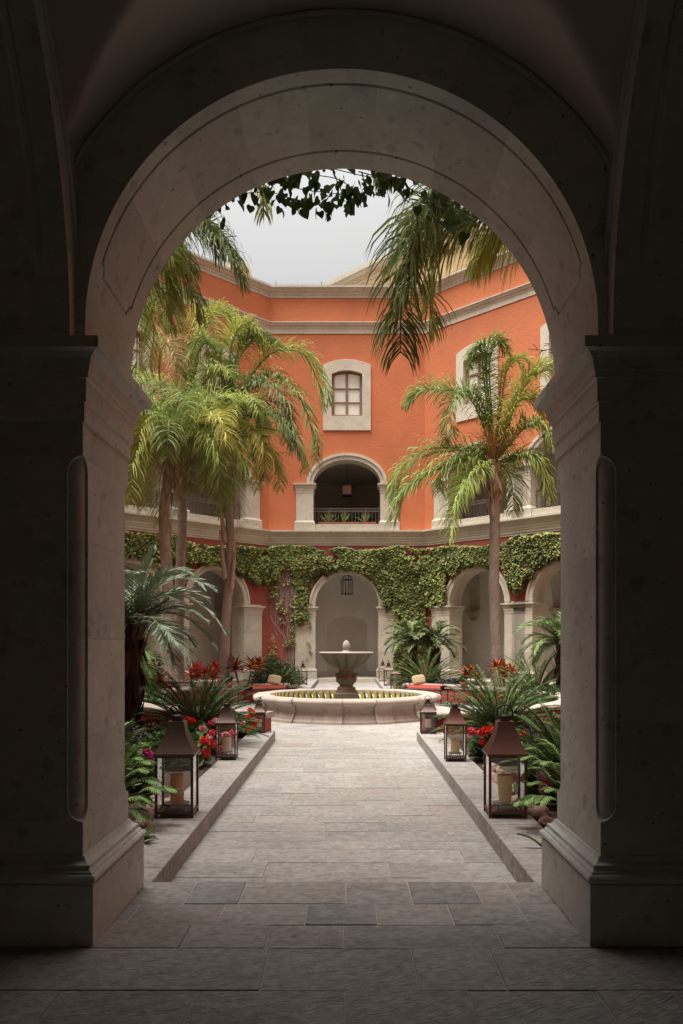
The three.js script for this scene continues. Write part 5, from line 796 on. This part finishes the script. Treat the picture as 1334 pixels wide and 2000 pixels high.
{
  const H = (d, l) => l.map(([x, y, c, s]) => [at(x, y, d), c, s]);
  geranium('scarlet geraniums with big round blooms beside the smallest left lantern', V(-1.92, 0, -12.9), 0.38, 0.36, 520, [...H(12.75, [[492, 1392, SC], [498, 1408, SC], [486, 1401, SC], [494, 1418, SC, 0.9]]), ...H(13.4, [[505, 1402, SC, 1.15], [513, 1407, SC, 1.2], [508, 1394, SC, 0.8]]), ...H(12.6, [[486, 1424, SC], [474, 1413, ROSE, 0.9], [488, 1387, SC, 0.8]])], 51, gl);
  geranium('scarlet geraniums between the two larger left lanterns', V(-2.16, 0, -9.8), 0.42, 0.38, 900, [...H(9.5, [[398, 1448, SC, 1.05], [403, 1471, SC, 1.15], [415, 1452, SC], [414, 1432, HOT, 0.8]]), ...H(10.55, [[438, 1464, SC, 1.4], [440, 1438, ROSE, 1.2], [456, 1434, HOT, 1.2], [448, 1442, ROSE]]), ...H(9.7, [[408, 1441, ROSE, 0.9], [396, 1424, ROSE, 0.8], [386, 1462, SC, 0.8]])], 52, gl);
  geranium('geraniums with deep red blooms behind the largest left lantern', V(-2.15, 0, -10.9), 0.45, 0.40, 650, H(10.75, [[368, 1409, SC, 1.1], [362, 1404, SC], [376, 1410, SC], [412, 1413, HOT, 0.8], [420, 1408, ROSE, 0.8], [393, 1430, ORG, 0.8]]), 53, gl);
  geranium('geraniums with coral-red blooms behind the medium right lantern', V(1.98, 0, -10.2), 0.36, 0.34, 620, [...H(10.0, [[947, 1429, SC, 1.2], [957, 1426, SC, 1.1], [940, 1432, SC], [943, 1449, SC, 0.9]]), ...H(10.3, [[920, 1429, HOT], [926, 1432, HOT, 0.9]]), ...H(10.4, [[978, 1412, SC], [985, 1410, SC], [1022, 1435, SC]])], 54, [C(0.05, 0.10, 0.03), C(0.07, 0.13, 0.04), C(0.04, 0.07, 0.025)]);
  geranium('leafy plant with magenta blooms beside the largest left lantern', V(-2.28, 0, -7.95), 0.42, 0.46, 620, H(7.6, [[288, 1472, MAG, 0.8], [293, 1477, MAG, 0.8], [284, 1468, HOT, 0.6], [296, 1484, MAG, 0.5]]), 55, gl);
  geranium('leafy plant with lilac and pink blooms beside the right pier', V(2.08, 0, -7.6), 0.42, 0.42, 720, H(7.0, [[1058, 1514, LIL, 1.0], [1063, 1516, LIL, 0.8], [1065, 1535, HOT, 1.0], [1061, 1541, ROSE, 0.9], [1005, 1522, LIL, 0.7], [1003, 1516, ROSE, 0.6]]), 56, gl);
}
// ferny philodendrons by the piers: leaves cut into fingers
function philodendron(label, pos, leaves, seed) {
  const t = thing('philodendron', label, 'plant', [pos.x, pos.y, pos.z], 0, 'glossy finger-leaved plants by the piers'), r = rng(seed);
  leaves = leaves.flatMap(([p, az, el, len]) => [[p, az, el, len * 0.66], [p.clone().add(V((r() - 0.7) * 0.16 * Math.sign(-pos.x), (r() - 0.5) * 0.16, (r() - 0.5) * 0.3)), az + (r() - 0.5) * 2, el + 0.2 * r(), len * 0.6]]);
  for (const [p, az, el, len] of leaves) {
    const L = new Leaves(), q = p.clone().sub(pos), d = V(Math.cos(az) * Math.cos(el), Math.sin(el), Math.sin(az) * Math.cos(el)), cv = [q.clone(), q.clone().addScaledVector(d, len * 0.5).add(V(0, 0.02, 0)), q.clone().addScaledVector(d, len).add(V(0, -0.08 * len, 0))];
    L.tubeAlong([V(q.x * 0.2, 0, q.z * 0.2), q.clone().multiplyScalar(0.65).add(V(0, 0.06, 0)), q], 0.007, 0.005, C(0.12, 0.17, 0.06), 5); L.tubeAlong(curveOf(cv, 8), 0.006, 0.002, C(0.16, 0.22, 0.08), 4);
    const c3 = new THREE.CatmullRomCurve3(cv), n = 11; for (let i = 0; i < n; i++) for (const k of [-1, 1]) { const u = (i + 0.5) / n, a = c3.getPoint(u), tn = c3.getTangent(u), sd = tn.clone().cross(V(0, 1, 0)).normalize().multiplyScalar(k), dd = sd.addScaledVector(tn, 0.5 + 0.8 * u).add(V(0, 0.12, 0)); L.leaf(a, dd, V(0, 1, 0), len * 0.55 * Math.pow(Math.sin(Math.PI * (0.15 + 0.75 * u)), 0.7), len * 0.075, mixC(C(0.15, 0.25, 0.07), C(0.26, 0.36, 0.13), r()), 0.35); }
    L.leaf(cv[2], d, V(0, 1, 0), len * 0.3, len * 0.07, C(0.13, 0.23, 0.06), 0.3); obj('leaf', L.geo(), M.leafSolid, t);
  }
}
{
  const mk = (list, r) => list.map(([x, y, d, az, el, len]) => [at(x, y, d), az, el, len]);
  philodendron('finger-leaved green plant at the left pier, one leaf over the amber-candle lantern', V(-2.15, -0.03, -6.6), mk([[290, 1550, 6.5, 0.1, 0.25, 0.34], [262, 1500, 6.7, 0.5, 0.4, 0.3], [255, 1475, 6.9, 0.2, 0.5, 0.3], [258, 1530, 6.5, 0.3, 0.2, 0.34], [250, 1560, 6.4, 0.6, 0.0, 0.32], [262, 1580, 6.3, 0.9, -0.2, 0.26], [240, 1520, 6.8, 1.2, 0.6, 0.34], [270, 1515, 6.9, -0.4, 0.5, 0.3], [250, 1450, 7.1, 0.3, 0.8, 0.3], [235, 1480, 7, 0.0, 0.6, 0.34]]), 61);
  philodendron('finger-leaved green plant at the right pier, leaves over the right lantern foot', V(2.15, -0.03, -6.5), mk([[1060, 1488, 6.7, 3.0, 0.3, 0.28], [1066, 1480, 6.8, 3.3, 0.5, 0.3], [1052, 1568, 6.4, 3.0, 0.1, 0.30], [1065, 1560, 6.3, 2.7, 0.05, 0.30], [1078, 1500, 6.6, 2.4, 0.4, 0.3], [1085, 1470, 7, 3.6, 0.7, 0.3], [1080, 1545, 6.5, 3.3, 0.4, 0.3], [1075, 1520, 6.9, 3.9, 0.5, 0.3]]), 62);
}
// little seedlings rooted at the kerb
function sprout(label, pos, cols, seed, n = 7, len = 0.14, up = 0.5) { const t = thing('seedling', label, 'plant', [pos.x, pos.y, pos.z]), L = new Leaves(), r = rng(seed); for (let k = 0; k < n; k++) { const a = k * 2.4 + r(); L.leaf(V(0, 0.01, 0), V(Math.cos(a), up + r() * 0.6, Math.sin(a)), V(0, 1, 0.01), len * (0.6 + 0.6 * r()), len * 0.26, cols[Math.floor(r() * cols.length)], 0.4); } obj('leaves', L.geo(), M.leafSolid, t); }
sprout('small green seedling on the left kerb by the pier plinth', V(-1.50, 0.0, -5.93), [C(0.09, 0.13, 0.05), C(0.13, 0.16, 0.06)], 63, 8, 0.15);
sprout('small green seedling on the right kerb by the pier plinth', V(1.44, 0.0, -5.75), [C(0.08, 0.11, 0.03), C(0.14, 0.13, 0.03)], 64, 4, 0.17);
sprout('dark red leafy seedling at the right pier plinth', V(1.70, 0.0, -6.15), [C(0.22, 0.03, 0.03), C(0.16, 0.05, 0.03)], 65, 9, 0.14);
// dark ground cover and low shrubs
bush('ground_cover', 'dense dark silvery ground cover in the left bed', 'ground cover', V(-3.3, -0.04, -10.6), [1.35, 0.42, 2.0], 9000, 0.05, 0.032, [C(0.05, 0.05, 0.04), C(0.10, 0.10, 0.085), C(0.03, 0.035, 0.03), C(0.05, 0.09, 0.03), C(0.16, 0.15, 0.14)], 71)[0].userData.kind = 'stuff';
bush('ground_cover', 'low dark green ground cover in the right bed', 'ground cover', V(3.2, -0.04, -10.8), [1.35, 0.34, 1.9], 7000, 0.05, 0.034, [C(0.05, 0.05, 0.04), C(0.04, 0.07, 0.03), C(0.12, 0.11, 0.10), C(0.03, 0.04, 0.03)], 72)[0].userData.kind = 'stuff';
bush('ground_cover', 'slate-blue low ground cover behind the right ring wall', 'ground cover', V(3.2, 0.1, -22.4), [0.9, 0.34, 0.6], 2600, 0.06, 0.04, [C(0.08, 0.08, 0.10), C(0.05, 0.06, 0.06), C(0.11, 0.11, 0.12)], 73)[0].userData.kind = 'stuff';
bush('ground_cover', 'dark green ground cover under the thick palms on the left', 'ground cover', V(-5.0, 0.0, -18.6), [0.9, 0.5, 2.2], 4200, 0.07, 0.045, gc, 74)[0].userData.kind = 'stuff';
bush('ground_cover', 'dark ground cover under the pale cycad on the right', 'ground cover', V(5.0, 0.0, -18.8), [1.0, 0.45, 2.0], 4200, 0.07, 0.045, gc, 75)[0].userData.kind = 'stuff';
bush('shrub', 'grey-green loose shrub behind the left pillow', 'shrub', V(-2.35, 0.15, -24.6), [0.75, 0.85, 0.6], 2600, 0.08, 0.05, [C(0.10, 0.15, 0.06), C(0.07, 0.11, 0.05), C(0.16, 0.20, 0.10)], 76);
bush('shrub', 'low green shrub left of the far left lantern', 'shrub', V(-1.85, 0.1, -26.4), [0.4, 0.6, 0.5], 900, 0.07, 0.045, [C(0.08, 0.13, 0.05), C(0.12, 0.17, 0.07)], 77);
bush('shrub', 'dark low shrub behind the two pointed right lanterns', 'shrub', V(1.95, 0.1, -25.6), [0.4, 0.55, 0.6], 900, 0.07, 0.045, [C(0.07, 0.07, 0.06), C(0.05, 0.08, 0.04)], 78);
bush('shrub', 'leafy shrub behind the reddish bromeliads at far left', 'shrub', V(-5.6, 0.1, -21.5), [0.9, 1.1, 0.8], 2600, 0.09, 0.055, gc, 79);
pots.forEach((p, i) => { const r = rng(83 + i); scatter('leaves', p, leafGeo(0, 0.08, 0.045), 90, r, () => { const a = r() * 6.28, u = r(); return { p: V(Math.cos(a) * 0.07 * u, 0.15 + 0.14 * r(), Math.sin(a) * 0.07 * u), d: V(Math.cos(a), r(), Math.sin(a)) }; }, gc); });
// round river pebbles at the edge of the beds
function pebbles(label, list, seed) { const t = thing('pebble_edging', label, 'pebbles'), r = rng(seed), base = [0, 1, 2].map((k) => { const g = new THREE.IcosahedronGeometry(1, 2), p = g.attributes.position; for (let i = 0; i < p.count; i++) { const x = p.getX(i), y = p.getY(i), z = p.getZ(i), s = 1 + 0.13 * Math.sin(x * 2 + k * 3) * Math.cos(z * 2.3 + k); p.setXYZ(i, x * s, y * s * 0.6, z * s * 0.8); } g.computeVertexNormals(); return boxUV(g, k, k, 0.3); });
  for (const [x0, x1, z0, z1, n] of list) for (let i = 0; i < n; i++) { const m = obj('pebble', base[i % 3], M.pebbles[Math.floor(r() * 3)], t), s = 0.035 + 0.04 * r(); m.position.set(lerp(x0, x1, r()), -0.03 + s * 0.35 + 0.02 * r(), lerp(z0, z1, r())); m.rotation.set(0.3 * r(), r() * 6.28, 0.3 * r()); m.scale.setScalar(s); } }
pebbles('brown round pebbles edging the right bed beside the kerb', [[1.63, 1.86, -9.6, -7.4, 75], [1.63, 1.8, -7.4, -6, 26]], 91);
pebbles('brown round pebbles edging the left bed beside the kerb', [[-1.84, -1.63, -7.6, -5.9, 46]], 92);
// agaves in the box behind the far balcony railing
{
  const gA = 'spiky agaves behind the far balcony railing', box0 = thing('planter_box', 'long reddish planter box behind the far balcony railing', 'planter', [0, 6.441, -33.48]); obj('trough', boxUV(rbox(-1.25, 1.25, 0, 0.16, -0.14, 0.14, 0.01)), M.terracotta, box0);
  const mk = (x, label, seed) => { const t = thing('agave', label, 'agave', [x, 6.58, -33.48], 0, gA), L = new Leaves(), r = rng(seed); for (let k = 0; k < 15; k++) { const a = k * 2.4, e = lerp(1.4, 0.35, k / 15); L.blade(V(0, 0, 0), V(Math.cos(a) * Math.cos(e), Math.sin(e), Math.sin(a) * Math.cos(e) * 0.7), 0.5 + 0.18 * r(), 0.06, 0.15, mixC(C(0.22, 0.26, 0.10), C(0.32, 0.33, 0.13), r()), r, 3); } obj('leaves', L.geo(), M.leafSolid, t); };
  mk(-0.78, 'left agave of three behind the far balcony railing', 94); mk(-0.12, 'middle agave of three behind the far balcony railing', 95); mk(0.78, 'right agave of three behind the far balcony railing', 96);
}

// ================================================================== ivy over the lower walls
const ivyGreen = [C(0.26, 0.32, 0.085), C(0.32, 0.36, 0.10), C(0.18, 0.24, 0.07), C(0.38, 0.40, 0.13), C(0.14, 0.18, 0.055), C(0.36, 0.29, 0.11)];
function ivy(label, place, turn, W, n, cover, cols, seed, stems = []) {
  const t = thing('climbing_ivy', label, 'ivy', place, turn), r = rng(seed);
  scatter('leaves', t, leafGeo(2, 0.10, 0.085), n, r, () => { const x = r() * W, y = 0.4 + r() * 5.2, q = cover(x, y); if (q < r() * 0.9 + 0.08) return null; const clump = fbm((x * 0.21) % 1, (y * 0.21) % 1, 6, 3, seed), z = 0.05 + (0.05 + 0.27 * clump * Math.min(1, q)) * (0.35 + 0.65 * r()); return { p: V(x, y, z), d: V((r() - 0.5) * 1.3, -0.9 + (r() - 0.5) * 0.9, 0.55 + 0.6 * r()), roll: 1.6, s: 0.85, tint: 0.55 + 0.95 * fbm((x * 0.11) % 1, (y * 0.11) % 1, 8, 3, seed + 5) }; }, cols);
  const L = new Leaves(); for (const s of stems) L.tubeAlong(curveOf(s, 14), 0.015, 0.007, mixC(C(0.44, 0.31, 0.26), C(0.28, 0.19, 0.15), r()), 4);
  for (let k = 0; k < 26; k++) { const x = r() * W; L.tubeAlong(curveOf([V(x, 5.2, 0.03), V(x + (r() - 0.5), 4.8, 0.04), V(x + (r() - 0.5) * 1.6, 4.6, 0.03)], 8), 0.01, 0.005, C(0.2, 0.15, 0.11), 4); }
  obj('stems', L.geo(), M.plain, t);
}
const archOut = (x, y, c, R = 1.5) => y > 3.06 ? smooth(R - 0.12, R + 0.06, Math.hypot(x - c, y - 3.06)) : smooth(R - 0.02, R + 0.3, Math.abs(x - c));
{
  const c = HW, nz = (x, y, s) => fbm((x * 0.13 + 0.05) % 1, (y * 0.13) % 1, 9, 3, s) - 0.5;
  const cover = (x, y) => { if (y > 5.44 + 0.6 * nz(x, 1, 5)) return 0; let low = x < c ? (x < 0.7 ? 4.45 : x < 1.55 ? lerp(4.45, 3.55, (x - 0.7) / 0.85) : 4.0) : (x < c + 2.2 ? 3.3 - (x - c - 1.3) * 0.3 : 2.9); if (x > 1.12 && x < 1.62) low = 2.35; if (x > c + 1.95) low = 0.6; low += 1.6 * nz(x * 1.7, y * 0.4, 4); return smooth(low - 0.15, low + 0.25, y) * archOut(x, y, c) * smooth(0.16, 0.40, nz(x * 2.3, y * 2.3, 8) + 0.5) + (x < 1.75 && y > 0.8 && y < 4.6 ? 0.22 * smooth(0.5, 0.62, nz(x * 3, y * 3, 21) + 0.5) : 0); };
  const r = rng(501), stems = []; for (let k = 0; k < 120; k++) { const x = 0.1 + 1.7 * r(), y0 = 4.3 + 0.5 * r(), y1 = 1.2 + 2.2 * r(), z = 0.02 + 0.03 * r(); stems.push([V(x, y0, z), V(x + (r() - 0.5) * 0.5, lerp(y0, y1, 0.33), z), V(x + (r() - 0.5) * 0.7, lerp(y0, y1, 0.66), z), V(lerp(x, 1.1, 0.35) + (r() - 0.5) * 0.5, y1, z)]); }
  for (let k = 0; k < 26; k++) { const x = 0.75 + 0.5 * r(), z = 0.03 + 0.03 * r(); stems.push([V(x, 0.2, z), V(x + (r() - 0.5) * 0.25, 1.4, z), V(x + (r() - 0.5) * 0.5, 2.5 + r(), z), V(x + (r() - 0.5) * 0.9, 4.2, z)]); }
  ivy('bright green ivy round the doorway behind the fountain, bare stems on its left', [-HW, 0, -DEP], 0, HW * 2, 21000, cover, ivyGreen, 301, stems);
  const side = (u, low0) => (x, y) => { const uu = u(x); if (uu > 10) return 0; if (y > 5.42 + 0.6 * nz(uu, 1, 9)) return 0; let low = 4.3; for (const b of [4.55, 8.45]) low = Math.min(low, 3.3 + Math.abs(uu - b) * 1.2); if (uu < 1.25) low = low0; low += 1.3 * nz(uu * 1.7, y * 0.4, 12); let o = smooth(low - 0.1, low + 0.25, y); for (const b of bayAt) o *= archOut(uu, y, b); return o * smooth(0.18, 0.42, nz(uu * 2.3, y * 2.3, 15) + 0.5); };
  ivy('ivy along the lower wall of the right wing above its arches', [HW, 0, -DEP], -Math.PI / 4, LW, 23000, side((x) => x, 3.0), ivyGreen, 302);
  const sideL = (x, y) => { const uu = LW - x, q = side((v) => LW - v, 4.1)(x, y); return uu > 2.0 && y < 4.55 && uu < 7 ? q * 0.25 : q * (uu > 5 ? 0.45 : 1); };
  ivy('ivy along the lower wall of the left wing behind the palm trunks', [-HW - LW * Math.SQRT1_2, 0, -DEP + LW * Math.SQRT1_2], Math.PI / 4, LW, 17000, sideL, ivyGreen, 303);
}
// the vine hanging over the near arch, big leaves against the sky
{
  const t = thing('hanging_vine', 'dark broad-leaved vine hanging from the top of the near arch against the sky', 'vine', [0, 0, 0]), r = rng(601), geos = [0, 1, 2, 3].map((k) => { const L = new Leaves(), q = rng(700 + k); L.leaf(V(0, 0, 0), V(0, 0, 1), V(0, 1, 0), 0.062, 0.056, mixC(C(0.035, 0.06, 0.018), C(0.06, 0.09, 0.025), q()), 0.15 + 0.2 * q(), 2); return L.geo(); });
  const runners = [[[400, 415], [450, 385], [520, 375], [600, 400]], [[420, 380], [500, 350], [590, 370], [690, 385], [706, 405]], [[470, 340], [560, 340], [660, 350], [700, 380]], [[520, 330], [620, 325], [720, 345], [790, 345]], [[700, 335], [760, 350], [800, 350], [860, 400]], [[790, 360], [830, 390], [870, 410], [905, 430]], [[560, 385], [600, 395], [640, 395], [670, 380]], [[425, 400], [445, 380], [470, 375]], [[850, 380], [890, 410], [930, 430]]];
  const L = new Leaves(); let n = 0;
  runners.forEach((pts, q) => {
    const cv = new THREE.CatmullRomCurve3(pts.map(([x, y]) => at(x, y, 5.25 + 0.35 * r()))); L.tubeAlong(cv.getPoints(20), 0.004, 0.0025, C(0.10, 0.08, 0.05), 4);
    const m = [32, 50, 44, 46, 28, 30, 26, 11, 22][q];
    for (let i = 0; i < m; i++) { const p = cv.getPoint(r()).add(V((r() - 0.5) * 0.10, (r() - 0.6) * 0.10, (r() - 0.5) * 0.25)), o = obj('leaf', geos[n++ % 4], M.leafDull, t); o.position.copy(p); o.lookAt(p.clone().add(V((r() - 0.5) * 1.2, -1.0 + 0.5 * r(), (r() - 0.3) * 1.2))); o.rotateZ((r() - 0.5) * 2.2); o.scale.setScalar(0.7 + 0.65 * r()); }
  });
  for (const [x, z] of [[-0.9, -4.95], [0.2, -4.95], [0.9, -4.95]]) L.tubeAlong([V(x, 5.5, z), V(x + 0.05, 4.9, z - 0.15), V(x + 0.1, 4.55, z - 0.35)], 0.01, 0.004, C(0.12, 0.09, 0.06), 5);
  obj('stems', L.geo(), M.plain, t);
}
{
  const t = thing('flowering_twig', 'thin reddish twig with three leaves beside the right pier, before the orange wall', 'twig', [0, 0, 0]), L = new Leaves(), s = seen(6.2);
  L.tubeAlong(curveOf(s([[1120, 690], [1085, 682], [1060, 684], [1033, 682]]), 12), 0.004, 0.002, C(0.20, 0.05, 0.035), 4); L.tubeAlong(s([[1060, 684], [1054, 690], [1048, 697]]), 0.0025, 0.0015, C(0.20, 0.05, 0.035), 4); L.tubeAlong(s([[1050, 683], [1045, 676], [1040, 672]]), 0.0025, 0.0015, C(0.20, 0.05, 0.035), 4);
  for (const [x, y, k] of [[1062, 676, -1], [1072, 673, 1], [1055, 687, -1], [1080, 690, 1]]) L.leaf(at(x, y, 6.2), V(k * -0.8, 0.15, 0.4), V(0, 1, 0.3), 0.045, 0.028, C(0.10, 0.05, 0.03), 0.2); obj('branch', L.geo(), M.leafSolid, t);
}
renderer.render(scene, camera);
